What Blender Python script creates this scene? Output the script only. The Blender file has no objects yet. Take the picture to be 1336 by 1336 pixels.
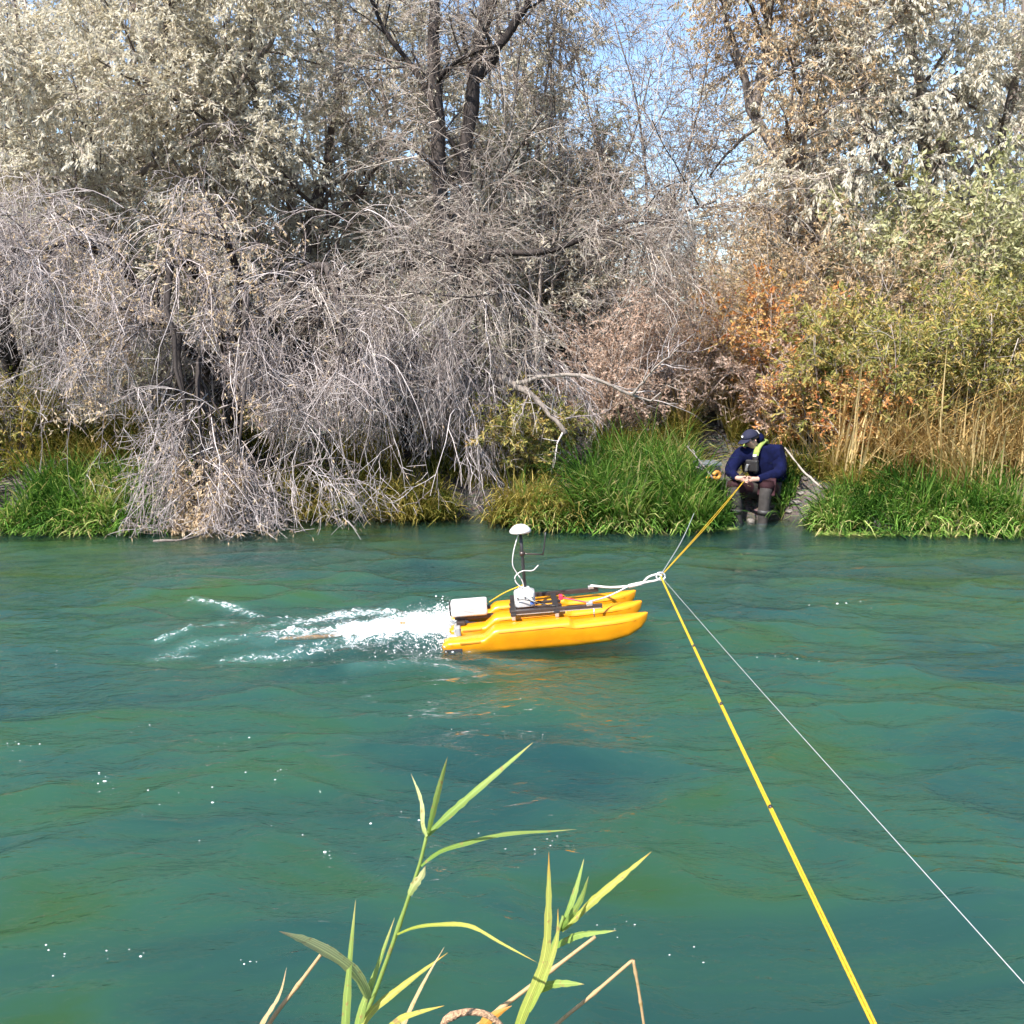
import bpy, bmesh, math
import numpy as np
from mathutils import Vector, Matrix

# ------------------------------------------------------------------ camera, sky, sun
SC = bpy.context.scene
CAM_H, PITCH, FPX = 2.33, math.radians(9.24), 1340.0
cam_d = bpy.data.cameras.new('camera'); cam = bpy.data.objects.new('camera', cam_d)
SC.collection.objects.link(cam)
cam.location = (0, 0, CAM_H); cam.rotation_euler = (math.pi/2 - PITCH, 0, 0)
cam_d.sensor_width = 36; cam_d.angle = 2*math.atan(668/FPX); cam_d.clip_start = .05; cam_d.clip_end = 3000
SC.camera = cam
SUN_EL, SUN_AZ = math.radians(48), math.radians(-145)     # azimuth from +Y, negative = to the left
sdir = Vector((math.sin(SUN_AZ)*math.cos(SUN_EL), math.cos(SUN_AZ)*math.cos(SUN_EL), math.sin(SUN_EL)))
W = bpy.data.worlds.new('World'); SC.world = W; W.use_nodes = True
wn = W.node_tree.nodes; wl = W.node_tree.links
sky = wn.new('ShaderNodeTexSky'); sky.sky_type = 'NISHITA'; sky.sun_disc = False
sky.sun_elevation = SUN_EL; sky.sun_rotation = SUN_AZ
sky.air_density = 1.0; sky.dust_density = .6; sky.ozone_density = 3.0
wl.new(sky.outputs[0], wn['Background'].inputs[0]); wn['Background'].inputs[1].default_value = .12
sl = bpy.data.lights.new('sun', 'SUN'); sl.energy = 5.0; sl.angle = math.radians(.5); sl.color = (1, .95, .87)
so = bpy.data.objects.new('sun', sl); SC.collection.objects.link(so)
so.rotation_euler = sdir.to_track_quat('Z', 'Y').to_euler()
vs = SC.view_settings; vs.view_transform = 'Standard'; vs.look = 'None'; vs.gamma = 1; vs.exposure = 1.32
vs.use_curve_mapping = False
cy = SC.cycles
cy.max_bounces = 5; cy.diffuse_bounces = 2; cy.glossy_bounces = 2; cy.transmission_bounces = 2; cy.volume_bounces = 0
cy.transparent_max_bounces = 6; cy.caustics_reflective = False; cy.caustics_refractive = False
cy.use_adaptive_sampling = True; cy.adaptive_threshold = .035; cy.adaptive_min_samples = 16; cy.use_denoising = True
cy.sample_clamp_indirect = 6

# ------------------------------------------------------------------ helpers
COL = SC.collection
rng = np.random.default_rng(7)

def ray(u, v):
    a, b = (u-668)/FPX, -(v-668)/FPX
    return np.array([a, math.cos(PITCH)+b*math.sin(PITCH), -math.sin(PITCH)+b*math.cos(PITCH)])
def px(u, v, D=None, z=None):
    d = ray(u, v)
    t = D/d[1] if D is not None else (z-CAM_H)/d[2]
    return np.array([0, 0, CAM_H]) + t*d

def tag(o, label=None, cat=None, group=None, kind=None):
    if label: o['label'] = label
    if cat: o['category'] = cat
    if group: o['group'] = group
    if kind: o['kind'] = kind
    return o
def empty(name, loc=(0, 0, 0), rot=(0, 0, 0)):
    o = bpy.data.objects.new(name, None); COL.objects.link(o)
    o.location = loc; o.rotation_euler = rot; o.empty_display_size = .1
    return o

class Acc:
    """collects vertices, quads and triangles, with one random number per vertex"""
    def __init__(s): s.v = []; s.q = []; s.t = []; s.r = []; s.n = 0
    def add(s, v, q=None, t=None, r=None):
        v = np.asarray(v, float).reshape(-1, 3)
        s.v.append(v)
        if q is not None and len(q): s.q.append(np.asarray(q, np.int64).reshape(-1, 4)+s.n)
        if t is not None and len(t): s.t.append(np.asarray(t, np.int64).reshape(-1, 3)+s.n)
        s.r.append(np.full(len(v), .5) if r is None else np.broadcast_to(np.asarray(r, float), (len(v),)))
        s.n += len(v); return s
    def build(s, name, mat, parent=None, smooth=True, local=None):
        v = np.concatenate(s.v)
        if local is not None: v = v - np.asarray(local)
        q = np.concatenate(s.q) if s.q else np.zeros((0, 4), np.int64)
        t = np.concatenate(s.t) if s.t else np.zeros((0, 3), np.int64)
        me = bpy.data.meshes.new(name)
        me.vertices.add(len(v)); me.vertices.foreach_set('co', v.astype(np.float32).ravel())
        li = np.concatenate([q.ravel(), t.ravel()]).astype(np.int32)
        me.loops.add(len(li)); me.loops.foreach_set('vertex_index', li)
        st = np.concatenate([np.arange(len(q))*4, len(q)*4+np.arange(len(t))*3]).astype(np.int32)
        me.polygons.add(len(st)); me.polygons.foreach_set('loop_start', st)
        me.polygons.foreach_set('use_smooth', np.full(len(st), smooth))
        a = me.attributes.new('rnd', 'FLOAT', 'POINT'); a.data.foreach_set('value', np.concatenate(s.r).astype(np.float32))
        me.update(calc_edges=True)
        me.materials.append(mat)
        o = bpy.data.objects.new(name, me); COL.objects.link(o)
        if parent is not None: o.parent = parent
        return o

def nrm(a): return a/np.maximum(np.linalg.norm(a, axis=-1, keepdims=True), 1e-9)

def tubes(acc, P, R, sides=3, rnd=None, cap=True):
    P = np.asarray(P, float); R = np.asarray(R, float)
    if P.ndim == 2: P = P[None]; R = np.broadcast_to(R, P.shape[1])[None]
    N, K, _ = P.shape
    T = nrm(np.gradient(P, axis=1)); m = nrm(P[:, -1]-P[:, 0]+1e-6)
    ref = np.where(np.abs(m[:, 2:3]) < .8, np.array([[0, 0, 1.]]), np.array([[1., 0, 0]]))[:, None]
    A = nrm(np.cross(T, ref)); B = np.cross(T, A)
    an = np.arange(sides)*2*math.pi/sides
    V = P[:, :, None]+R[:, :, None, None]*(A[:, :, None]*np.cos(an)[:, None]+B[:, :, None]*np.sin(an)[:, None])
    i = np.arange(N)[:, None, None]*K*sides; k = np.arange(K-1)[None, :, None]*sides
    j = np.arange(sides)[None, None]; j2 = (j+1) % sides
    q = np.stack([i+k+j, i+k+j2, i+k+sides+j2, i+k+sides+j], -1).reshape(-1, 4)
    if rnd is None: rnd = rng.random(N)
    t = None
    if cap and sides > 3 and N < 50:
        t = []
        for ii in range(N):
            for e in (0, K-1):
                b = ii*K*sides+e*sides
                for s in range(1, sides-1): t.append((b, b+s+1, b+s) if e == 0 else (b, b+s, b+s+1))
    acc.add(V, q, t, np.repeat(rnd, K*sides))

def resample(pts, n):
    pts = np.asarray(pts, float); c = pts
    # Catmull-Rom through the waypoints
    if len(pts) > 2:
        e = np.vstack([2*pts[0]-pts[1], pts, 2*pts[-1]-pts[-2]]); out = []
        for i in range(1, len(e)-2):
            for s in np.linspace(0, 1, 9)[:-1]:
                a, b, d, f = e[i-1:i+3]
                out.append(.5*(2*b+(d-a)*s+(2*a-5*b+4*d-f)*s*s+(3*b-a-3*d+f)*s**3))
        out.append(pts[-1]); c = np.array(out)
    L = np.r_[0, np.cumsum(np.linalg.norm(np.diff(c, axis=0), axis=1))]
    t = np.linspace(0, L[-1], n)
    return np.stack([np.interp(t, L, c[:, i]) for i in range(c.shape[1])], 1)

def children(P, R, n, t0=.2, t1=1., ang=(50, 18), length=(.5, .15), K=6, grav=0., wig=.12, rr=.55, rmin=.003, tip=.35,
             bias=(0, 0, 0), absolute=True, zmin=None):
    """grow n side branches on every parent path"""
    N, Kp, _ = P.shape
    t = (np.arange(n)[None]+rng.random((N, n)))/n*(t1-t0)+t0
    f = t*(Kp-1); i = np.minimum(f.astype(int), Kp-2); w = (f-i)[..., None]
    ii = np.arange(N)[:, None]
    p0 = P[ii, i]*(1-w)+P[ii, i+1]*w; T = nrm(P[ii, i+1]-P[ii, i]); r0 = R[ii, i]*(1-w[..., 0])+R[ii, i+1]*w[..., 0]
    M = N*n; p0 = p0.reshape(M, 3); T = T.reshape(M, 3); r0 = np.maximum(r0.reshape(M)*rr, rmin)
    perp = rng.normal(size=(M, 3)); perp = nrm(perp-(perp*T).sum(1, keepdims=True)*T)
    a = np.radians(rng.normal(ang[0], ang[1], M))[:, None]
    d = nrm(np.cos(a)*T+np.sin(a)*perp+np.asarray(bias))
    if absolute: L = np.maximum(rng.normal(length[0], length[1], M), length[0]*.3)
    else: L = np.linalg.norm(np.diff(P, axis=1), axis=2).sum(1).repeat(n)*np.clip(rng.normal(length[0], length[1], M), .1, 2)*(1-.5*t.reshape(M))
    st = (L/(K-1))[:, None]; Q = np.zeros((M, K, 3)); Q[:, 0] = p0; lim = rng.random(M)**2
    for k in range(1, K):
        d = nrm(d+np.array([0, 0, -1.])*grav*st+rng.normal(size=(M, 3))*wig)
        Q[:, k] = Q[:, k-1]+d*st
        if zmin is not None:
            dn = Q[:, k, 2] < zmin+.01+lim*.12; Q[dn, k] = Q[dn, k-1]+np.array([0, 0, -1e-4])
    RR = r0[:, None]*np.linspace(1, tip, K)[None]
    return Q, RR

def leaves(acc, P, n, size=(.05, .012), t0=.1, spread=.75, droop=0., wratio=.26, rlo=0., rhi=1., keep=1.):
    N, K, _ = P.shape
    t = rng.random((N, n))*(1-t0)+t0; f = t*(K-1); i = np.minimum(f.astype(int), K-2); w = (f-i)[..., None]
    ii = np.arange(N)[:, None]
    p = (P[ii, i]*(1-w)+P[ii, i+1]*w).reshape(-1, 3); T = nrm(P[ii, i+1]-P[ii, i]).reshape(-1, 3)
    clump = np.repeat(rng.random(N), n)
    if keep < 1:
        m = rng.random(len(p)) < keep; p, T, clump = p[m], T[m], clump[m]
    M = len(p)
    d = nrm(T*.6+rng.normal(size=(M, 3))*spread*.6+np.array([0, 0, -droop]))
    s = nrm(np.cross(d, rng.normal(size=(M, 3)))); nn = np.cross(d, s)
    L = np.clip(rng.normal(size[0], size[1], M), size[0]*.4, size[0]*1.8)[:, None]; w2 = L*wratio*.5
    mid = p+d*L*.45+nn*L*.06
    V = np.stack([p, mid+s*w2, p+d*L-nn*L*.05, mid-s*w2], 1)
    q = np.arange(M*4).reshape(M, 4)
    r = np.clip(clump*.55+rng.random(M)*.45, 0, 1)*(rhi-rlo)+rlo
    acc.add(V, q, None, np.repeat(r, 4))

# ---- 2-D gradient noise
_perm = np.random.default_rng(3).permutation(4096)
_g = np.random.default_rng(4).normal(size=(4096, 2)); _g /= np.linalg.norm(_g, axis=1, keepdims=True)
def noise(x, y, seed=0):
    xi = np.floor(x).astype(int); yi = np.floor(y).astype(int); xf = x-xi; yf = y-yi
    def gr(a, b, u, v):
        h = _perm[(_perm[(a+seed*57) & 4095]+b) & 4095]; return _g[h, 0]*u+_g[h, 1]*v
    u = xf**3*(xf*(6*xf-15)+10); v = yf**3*(yf*(6*yf-15)+10)
    a = gr(xi, yi, xf, yf)*(1-u)+gr(xi+1, yi, xf-1, yf)*u
    b = gr(xi, yi+1, xf, yf-1)*(1-u)+gr(xi+1, yi+1, xf-1, yf-1)*u
    return (a*(1-v)+b*v)*1.5
def sstep(a, b, x): t = np.clip((x-a)/(b-a), 0, 1); return t*t*(3-2*t)

# ------------------------------------------------------------------ materials
def mat(name):
    m = bpy.data.materials.new(name); m.use_nodes = True; nt = m.node_tree
    return m, nt, nt.nodes, nt.links, nt.nodes['Principled BSDF']
def ramp(nodes, stops, interp='LINEAR'):
    r = nodes.new('ShaderNodeValToRGB'); r.color_ramp.interpolation = interp; e = r.color_ramp.elements
    while len(e) > 1: e.remove(e[0])
    e[0].position = stops[0][0]; e[0].color = (*stops[0][1], 1)
    for p, c in stops[1:]: x = e.new(p); x.color = (*c, 1)
    return r
def plain(name, col, rough=.5, metal=0., spec=.5, nscale=30., var=.12, bump=0., coat=0., coord='Object'):
    m, nt, N, L, b = mat(name)
    tc = N.new('ShaderNodeTexCoord'); n = N.new('ShaderNodeTexNoise'); n.inputs['Scale'].default_value = nscale; n.inputs['Detail'].default_value = 5
    L.new(tc.outputs[coord], n.inputs['Vector'])
    r = ramp(N, [(.3, tuple(max(c*(1-var), 0) for c in col)), (.7, tuple(min(c*(1+var), 1) for c in col))])
    L.new(n.outputs['Fac'], r.inputs[0]); L.new(r.outputs[0], b.inputs['Base Color'])
    b.inputs['Roughness'].default_value = rough; b.inputs['Metallic'].default_value = metal
    b.inputs['Specular IOR Level'].default_value = spec; b.inputs['Coat Weight'].default_value = coat
    if bump:
        bp = N.new('ShaderNodeBump'); bp.inputs['Strength'].default_value = bump; bp.inputs['Distance'].default_value = .01
        L.new(n.outputs['Fac'], bp.inputs['Height']); L.new(bp.outputs[0], b.inputs['Normal'])
    return m
def leafmat(name, stops, trans=.42, rough=.55, spec=.3, tint=(1.08, 1.03, .88)):
    m, nt, N, L, b = mat(name)
    at = N.new('ShaderNodeAttribute'); at.attribute_name = 'rnd'
    N.remove(b); b = N.new('ShaderNodeBsdfDiffuse')
    r = ramp(N, stops); L.new(at.outputs['Fac'], r.inputs[0]); L.new(r.outputs[0], b.inputs['Color'])
    tr = N.new('ShaderNodeBsdfTranslucent'); mx = N.new('ShaderNodeMixShader'); mx.inputs[0].default_value = trans
    mu = N.new('ShaderNodeMix'); mu.data_type = 'RGBA'; mu.blend_type = 'MULTIPLY'; mu.inputs[0].default_value = 1
    L.new(r.outputs[0], mu.inputs[6]); mu.inputs[7].default_value = (*tint, 1); L.new(mu.outputs[2], tr.inputs[0])
    L.new(b.outputs[0], mx.inputs[1]); L.new(tr.outputs[0], mx.inputs[2])
    L.new(mx.outputs[0], N['Material Output'].inputs['Surface'])
    return m
def barkmat(name, stops, scale=14., bump=.5):
    m, nt, N, L, b = mat(name)
    at = N.new('ShaderNodeAttribute'); at.attribute_name = 'rnd'
    if not bump:                                   # thin twigs: one tone per twig
        N.remove(b); b = N.new('ShaderNodeBsdfDiffuse'); r = ramp(N, stops); L.new(at.outputs['Fac'], r.inputs[0])
        L.new(r.outputs[0], b.inputs['Color']); L.new(b.outputs[0], N['Material Output'].inputs['Surface']); return m
    tc = N.new('ShaderNodeTexCoord'); n = N.new('ShaderNodeTexNoise'); n.inputs['Scale'].default_value = scale; n.inputs['Detail'].default_value = 4
    mp = N.new('ShaderNodeMapping'); mp.inputs['Scale'].default_value = (1, 1, .3)
    L.new(tc.outputs['Object'], mp.inputs[0]); L.new(mp.outputs[0], n.inputs['Vector'])
    ad = N.new('ShaderNodeMath'); ad.operation = 'MULTIPLY_ADD'; L.new(at.outputs['Fac'], ad.inputs[0]); ad.inputs[1].default_value = .7
    sc_ = N.new('ShaderNodeMath'); sc_.operation = 'MULTIPLY_ADD'; L.new(n.outputs['Fac'], sc_.inputs[0]); sc_.inputs[1].default_value = .9; sc_.inputs[2].default_value = -.3
    L.new(sc_.outputs[0], ad.inputs[2])
    r = ramp(N, stops); L.new(ad.outputs[0], r.inputs[0]); L.new(r.outputs[0], b.inputs['Base Color'])
    b.inputs['Roughness'].default_value = .8; b.inputs['Specular IOR Level'].default_value = .2
    if bump:
        bp = N.new('ShaderNodeBump'); bp.inputs['Strength'].default_value = bump; bp.inputs['Distance'].default_value = .02
        L.new(n.outputs['Fac'], bp.inputs['Height']); L.new(bp.outputs[0], b.inputs['Normal'])
    return m

M = {}
M['bark'] = barkmat('dark_bark', [(0, (.016, .013, .012)), (.6, (.045, .036, .033)), (1, (.10, .082, .075))])
M['bark2'] = barkmat('grey_brown_bark', [(0, (.07, .055, .05)), (.6, (.16, .13, .115)), (1, (.28, .24, .21))])
M['twig'] = barkmat('grey_twig', [(0, (.13, .105, .10)), (.45, (.34, .29, .28)), (1, (.60, .54, .52))], bump=0)
M['twig2'] = barkmat('brown_twig', [(0, (.11, .085, .07)), (.5, (.29, .24, .21)), (1, (.50, .44, .39))], bump=0)
M['thin_dark'] = barkmat('dark_twig', [(0, (.06, .048, .045)), (.5, (.13, .105, .095)), (1, (.26, .22, .2))], bump=0)
M['silver'] = leafmat('silver_leaf', [(0, (.40, .37, .30)), (.35, (.56, .52, .43)), (.75, (.70, .67, .58)), (1, (.75, .65, .53))], trans=.5)
M['olive'] = leafmat('olive_leaf', [(0, (.20, .21, .12)), (.4, (.38, .38, .25)), (.75, (.54, .52, .39)), (1, (.62, .52, .36))])
M['tanleaf'] = leafmat('tan_dry_leaf', [(0, (.34, .23, .13)), (.5, (.58, .43, .27)), (1, (.70, .58, .42))])
M['pinkdry'] = leafmat('rosy_dry_leaf', [(0, (.30, .20, .15)), (.5, (.52, .37, .29)), (1, (.66, .52, .43))])
M['orange'] = leafmat('autumn_leaf', [(0, (.42, .12, .05)), (.25, (.58, .25, .09)), (.55, (.62, .38, .16)), (.8, (.52, .42, .16)), (1, (.66, .14, .1))])
M['willow'] = leafmat('willow_leaf', [(0, (.10, .12, .03)), (.35, (.25, .26, .075)), (.65, (.44, .37, .13)), (1, (.60, .38, .14))])
M['green'] = leafmat('green_leaf', [(0, (.24, .25, .11)), (.5, (.46, .46, .25)), (1, (.64, .60, .40))])
M['grass'] = leafmat('bank_grass_blade', [(0, (.032, .085, .018)), (.35, (.09, .21, .035)), (.65, (.20, .36, .065)), (.85, (.38, .47, .14)), (1, (.55, .47, .22))], trans=.4)
M['olivegrass'] = leafmat('yellowing_grass_blade', [(0, (.06, .085, .018)), (.5, (.25, .23, .05)), (1, (.48, .37, .12))], trans=.35)
M['drygrass'] = leafmat('dry_reed_blade', [(0, (.26, .16, .06)), (.5, (.46, .32, .13)), (1, (.64, .50, .26))], trans=.3)
M['dead'] = barkmat('dead_wood', [(0, (.08, .066, .057)), (.5, (.18, .15, .13)), (1, (.32, .28, .245))], scale=30)

# ------------------------------------------------------------------ ground and river
SHX = [-1500, -60, -9, -6.6, -4.8, -4.0, -3.4, -.6, .1, 1.2, 2.6, 2.95, 3.65, 3.95, 4.6, 6.6, 9, 60, 1500]
SHY = [13.2, 13.2, 13.0, 12.95, 13.0, 13.4, 13.85, 13.8, 13.25, 13.1, 13.05, 13.65, 13.65, 12.95, 12.85, 12.85, 12.9, 13.2, 13.2]
def shore(x): return np.interp(x, SHX, SHY)+.10*noise(x*1.3, x*0+.4, 5)+.06*noise(x*4.1, x*0+.7, 6)
def ground_z(x, y):
    x = np.asarray(x, float); y = np.asarray(y, float)
    near = np.interp(y, [-60, -2, .5, 1.6, 2.4, 3.2], [1.0, .8, .72, .5, .05, -1.6])
    d = y-shore(x)
    far = np.interp(d, [-5.0, -4.0, -2.2, -.3, 0, .3, 1, 3, 7, 12, 60, 1500], [-2.4, -.7, -.15, -.12, .02, .22, .45, 1.1, 2.1, 2.5, 3.2, 9])
    far = far+np.where(d > .1, .10*noise(x*.9, y*.9, 2)+.05*noise(x*2.7, y*2.7, 6), 0)*np.clip(d, 0, 1)
    far = far+.14*np.exp(-(((x-3.62)/.34)**2+((y-14.05)/.3)**2))
    return np.where(y < 3.3, near, far)
def axis(lo, hi, step, far, grow=1.35):
    a = list(np.arange(lo, hi+1e-6, step)); s = step
    while a[-1] < far: s *= grow; a.append(a[-1]+s)
    s = step
    while a[0] > -far: s *= grow; a.insert(0, a[0]-s)
    return np.array(a)
def sheet(name, xs, ys, zf, m, attrs=()):
    X, Y = np.meshgrid(xs, ys); Z = zf(X, Y); n, k = X.shape
    i = np.arange(n*k).reshape(n, k)
    q = np.stack([i[:-1, :-1], i[:-1, 1:], i[1:, 1:], i[1:, :-1]], -1).reshape(-1, 4)
    a = Acc(); a.add(np.stack([X, Y, Z], -1), q); o = a.build(name, m)
    for nm, fn in attrs:
        at = o.data.attributes.new(nm, 'FLOAT', 'POINT'); at.data.foreach_set('value', fn(X, Y).astype(np.float32).ravel())
    return tag(o, kind='structure')

m, nt, N, L, b = mat('soil_and_leaf_litter')
tc = N.new('ShaderNodeTexCoord'); n1 = N.new('ShaderNodeTexNoise'); n1.inputs['Scale'].default_value = 1.3; n1.inputs['Detail'].default_value = 8
n2 = N.new('ShaderNodeTexVoronoi'); n2.inputs['Scale'].default_value = 22
L.new(tc.outputs['Object'], n1.inputs['Vector']); L.new(tc.outputs['Object'], n2.inputs['Vector'])
r1 = ramp(N, [(.3, (.030, .023, .017)), (.55, (.065, .05, .034)), (.75, (.13, .095, .06))]); L.new(n1.outputs['Fac'], r1.inputs[0])
mx = N.new('ShaderNodeMix'); mx.data_type = 'RGBA'; mx.blend_type = 'OVERLAY'; mx.inputs[0].default_value = .5
L.new(r1.outputs[0], mx.inputs[6]); L.new(n2.outputs['Color'], mx.inputs[7])
hs = N.new('ShaderNodeHueSaturation'); hs.inputs['Saturation'].default_value = .55; L.new(mx.outputs[2], hs.inputs['Color'])
gp = N.new('ShaderNodeNewGeometry'); sx = N.new('ShaderNodeSeparateXYZ'); L.new(gp.outputs['Position'], sx.inputs[0])
wz = N.new('ShaderNodeMapRange'); wz.inputs['From Min'].default_value = .10; wz.inputs['From Max'].default_value = -.02; L.new(sx.outputs['Z'], wz.inputs['Value'])
wet = N.new('ShaderNodeMix'); wet.data_type = 'RGBA'; L.new(wz.outputs[0], wet.inputs[0]); L.new(hs.outputs[0], wet.inputs[6]); wet.inputs[7].default_value = (.016, .018, .007, 1)  # wet mud below the waterline, darkened further to imitate the bank's dark reflection
L.new(wet.outputs[2], b.inputs['Base Color']); b.inputs['Roughness'].default_value = .95
bp = N.new('ShaderNodeBump'); bp.inputs['Distance'].default_value = .03; L.new(n2.outputs['Distance'], bp.inputs['Height']); L.new(bp.outputs[0], b.inputs['Normal'])
M['soil'] = m
gy = np.r_[-900, -300, -60, -20, -8, np.arange(-3, 3.3, .3), 3.4, 4.5, 6, 7.5, 8.1, 8.6, 9.1, 9.6, 10.1, 10.6, np.arange(11, 18, .14), np.arange(18, 40, 1.5), 50, 80, 150, 300, 700, 1500]
sheet('ground', axis(-9, 9, .16, 1500), gy, ground_z, M['soil'])

# --- water: real waves, foam where the boat churns it
BX, BY = -.53, 8.05                     # stern of the boat, its centre line
FOAM = [  # pixel polyline, width in metres, density
    ([(583, 826), (550, 826), (515, 825), (485, 828)], .36, 1.9),
    ([(500, 828), (440, 830), (370, 836)], .29, .88),
    ([(575, 812), (520, 804), (465, 797), (440, 804), (400, 812)], .20, .92),
    ([(575, 838), (500, 842), (430, 850), (380, 858), (300, 862)], .10, .72),
    ([(390, 812), (360, 818)], .1, .7),
    ([(252, 787), (285, 791), (310, 797), (338, 806)], .075, .82),
    ([(340, 819), (300, 822), (265, 826), (240, 834), (208, 842)], .06, .72),
    ([(345, 838), (300, 842), (255, 846), (205, 862)], .09, .62),
    ([(330, 862), (390, 852), (450, 842)], .06, .66),
    ([(360, 808), (390, 806)], .04, .8),
    ([(250, 858), (215, 860)], .05, .75),
    ([(470, 875), (560, 872), (620, 880)], .10, .52),
    ([(590, 850), (640, 862), (690, 872)], .10, .42),
]
FPOLY = [(np.array([px(u, v, z=0)[:2] for u, v in pl]), w, d) for pl, w, d in FOAM]
def seg_field(X, Y, ax=1.9):
    F = np.zeros_like(X)
    for pl, w, dn in FPOLY:
        best = np.full(X.shape, 1e9)
        for a, c in zip(pl[:-1], pl[1:]):
            d = (c-a); t = np.clip(((X-a[0])*d[0]+(Y-a[1])*d[1])/(d@d), 0, 1)
            best = np.minimum(best, (X-a[0]-t*d[0])**2+(Y-a[1]-t*d[1])**2)
        F = np.maximum(F, dn*np.exp(-best/(w*w)))
    return F
def wave_z(X, Y):
    wx = X+.35*noise(X*.5, Y*.6, 11); wy = Y+.25*noise(X*.6, Y*.7, 12)
    z = .050*noise(wx*.45, wy*.85, 1)+.032*noise(wx*1.1+3, wy*2.0, 2)+.017*noise(wx*2.4, wy*4.4, 3)+.0055*noise(wx*5.5, wy*9, 4)
    z += .0016*noise(wx*12, wy*19, 9)
    ex = X+.9*noise(X*.35+4, Y*.5, 14); ey = Y+.6*noise(X*.4, Y*.55+2, 15)
    z += .045*(1-np.abs(noise(ex*.6, ey*1.25, 16)))**4+.020*(1-np.abs(noise(ex*1.3, ey*2.6, 17)))**4
    z = z*(1-.6*np.exp(-(((X-.5)/.9)**2+((Y-7.1)/.7)**2)))
    z = z*(.9+.5*noise(X*.35, Y*.35, 8))
    calm = 1-.8*sstep(10.6, 12.6, Y); z = z*calm
    s = BX+.1-X                                   # distance downstream of the stern
    k = np.exp(-np.maximum(s, 0)/1.3)*sstep(-.1, .25, s)
    z += .12*k*np.exp(-((Y-BY-.02)/.34)**2)*(1+.7*noise(X*6, Y*6, 5))
    ridge = np.abs(Y-BY)-(.42+.30*np.maximum(s, -1.3))
    z += .022*np.exp(-(ridge/.11)**2)*sstep(-1.4, 0, s)*np.exp(-np.maximum(s, 0)/2.2)
    F = seg_field(X, Y); z += np.clip(F, 0, 1)*(.03*noise(X*14, Y*15, 6)+.045*np.abs(noise(X*6, Y*7, 7)))
    far = np.exp(-((np.abs(X)/14)**4)); return z*far
m, nt, N, L, b = mat('river_water')
tc = N.new('ShaderNodeTexCoord')
def nz(scale, stretch, detail=3, rough=.5, dist=0.):
    mp = N.new('ShaderNodeMapping'); mp.inputs['Scale'].default_value = stretch; L.new(tc.outputs['Object'], mp.inputs[0])
    n = N.new('ShaderNodeTexNoise'); n.inputs['Scale'].default_value = scale; n.inputs['Detail'].default_value = detail
    n.inputs['Roughness'].default_value = rough; n.inputs['Distortion'].default_value = dist
    L.new(mp.outputs[0], n.inputs['Vector']); return n
body = nz(.6, (.7, 1.7, 1), 4, .55, 1.3)
rb = ramp(N, [(.30, (.66, .78, .90)), (.44, (.84, .91, .96)), (.55, (.93, 1, .92)), (.70, (1, .97, .62))])
L.new(body.outputs['Fac'], rb.inputs[0])
sh = N.new('ShaderNodeAttribute'); sh.attribute_name = 'shallow'
fo = N.new('ShaderNodeAttribute'); fo.attribute_name = 'foam'
fn = nz(15, (1, 1.6, 1), 5, .65, .8); fn2 = nz(70, (1, 1.3, 1), 2, .6)
def math_(op, a, c=None, clamp=False):
    x = N.new('ShaderNodeMath'); x.operation = op; x.use_clamp = clamp
    for i, k in enumerate((a, c)):
        if k is None: continue
        if isinstance(k, (int, float)): x.inputs[i].default_value = k
        else: L.new(k, x.inputs[i])
    return x.outputs[0]
fsum = math_('ADD', math_('MULTIPLY', fn.outputs['Fac'], 1.55), math_('ADD', math_('MULTIPLY', fn2.outputs['Fac'], .8), -.70))
fm = math_('SUBTRACT', math_('MULTIPLY', fo.outputs['Fac'], .72), math_('SUBTRACT', 1.0, fsum))
fr = N.new('ShaderNodeMapRange'); fr.inputs['From Min'].default_value = 0; fr.inputs['From Max'].default_value = .22; L.new(fm, fr.inputs['Value'])
w1 = nz(4.2, (1, 1.9, 1), 3, .6, .5); w2 = nz(19, (1, 1.7, 1), 2, .5)
calm = math_('SUBTRACT', 1.0, math_('MULTIPLY', sh.outputs['Fac'], .70))
hsum = math_('MULTIPLY', math_('ADD', math_('MULTIPLY', w1.outputs['Fac'], 1.0), math_('MULTIPLY', w2.outputs['Fac'], .36)), calm)
bp = N.new('ShaderNodeBump'); bp.inputs['Strength'].default_value = 1; bp.inputs['Distance'].default_value = .028
L.new(hsum, bp.inputs['Height'])
N.remove(b)
tp = N.new('ShaderNodeBsdfTransparent'); gl_ = N.new('ShaderNodeBsdfGlossy'); gl_.inputs['Roughness'].default_value = .05
L.new(rb.outputs[0], tp.inputs['Color'])
wf = N.new('ShaderNodeBsdfPrincipled'); wf.inputs['Base Color'].default_value = (.52, .55, .56, 1); wf.inputs['Roughness'].default_value = .45
geo = N.new('ShaderNodeNewGeometry'); dt = N.new('ShaderNodeVectorMath'); dt.operation = 'DOT_PRODUCT'
L.new(geo.outputs['Incoming'], dt.inputs[0]); L.new(bp.outputs[0], dt.inputs[1])
fres = math_('ADD', .02, math_('MULTIPLY', .98, math_('POWER', math_('SUBTRACT', 1.0, math_('ABSOLUTE', dt.outputs['Value']), True), 5.0)))
for x in (gl_, wf): L.new(bp.outputs[0], x.inputs['Normal'])
def mixsh(f, a_, b_):
    x = N.new('ShaderNodeMixShader')
    if isinstance(f, (int, float)): x.inputs[0].default_value = f
    else: L.new(f, x.inputs[0])
    L.new(a_.outputs[0], x.inputs[1]); L.new(b_.outputs[0], x.inputs[2]); return x
base = tp
aerd = N.new('ShaderNodeBsdfDiffuse'); aerd.inputs['Color'].default_value = (.20, .42, .38, 1)
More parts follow.
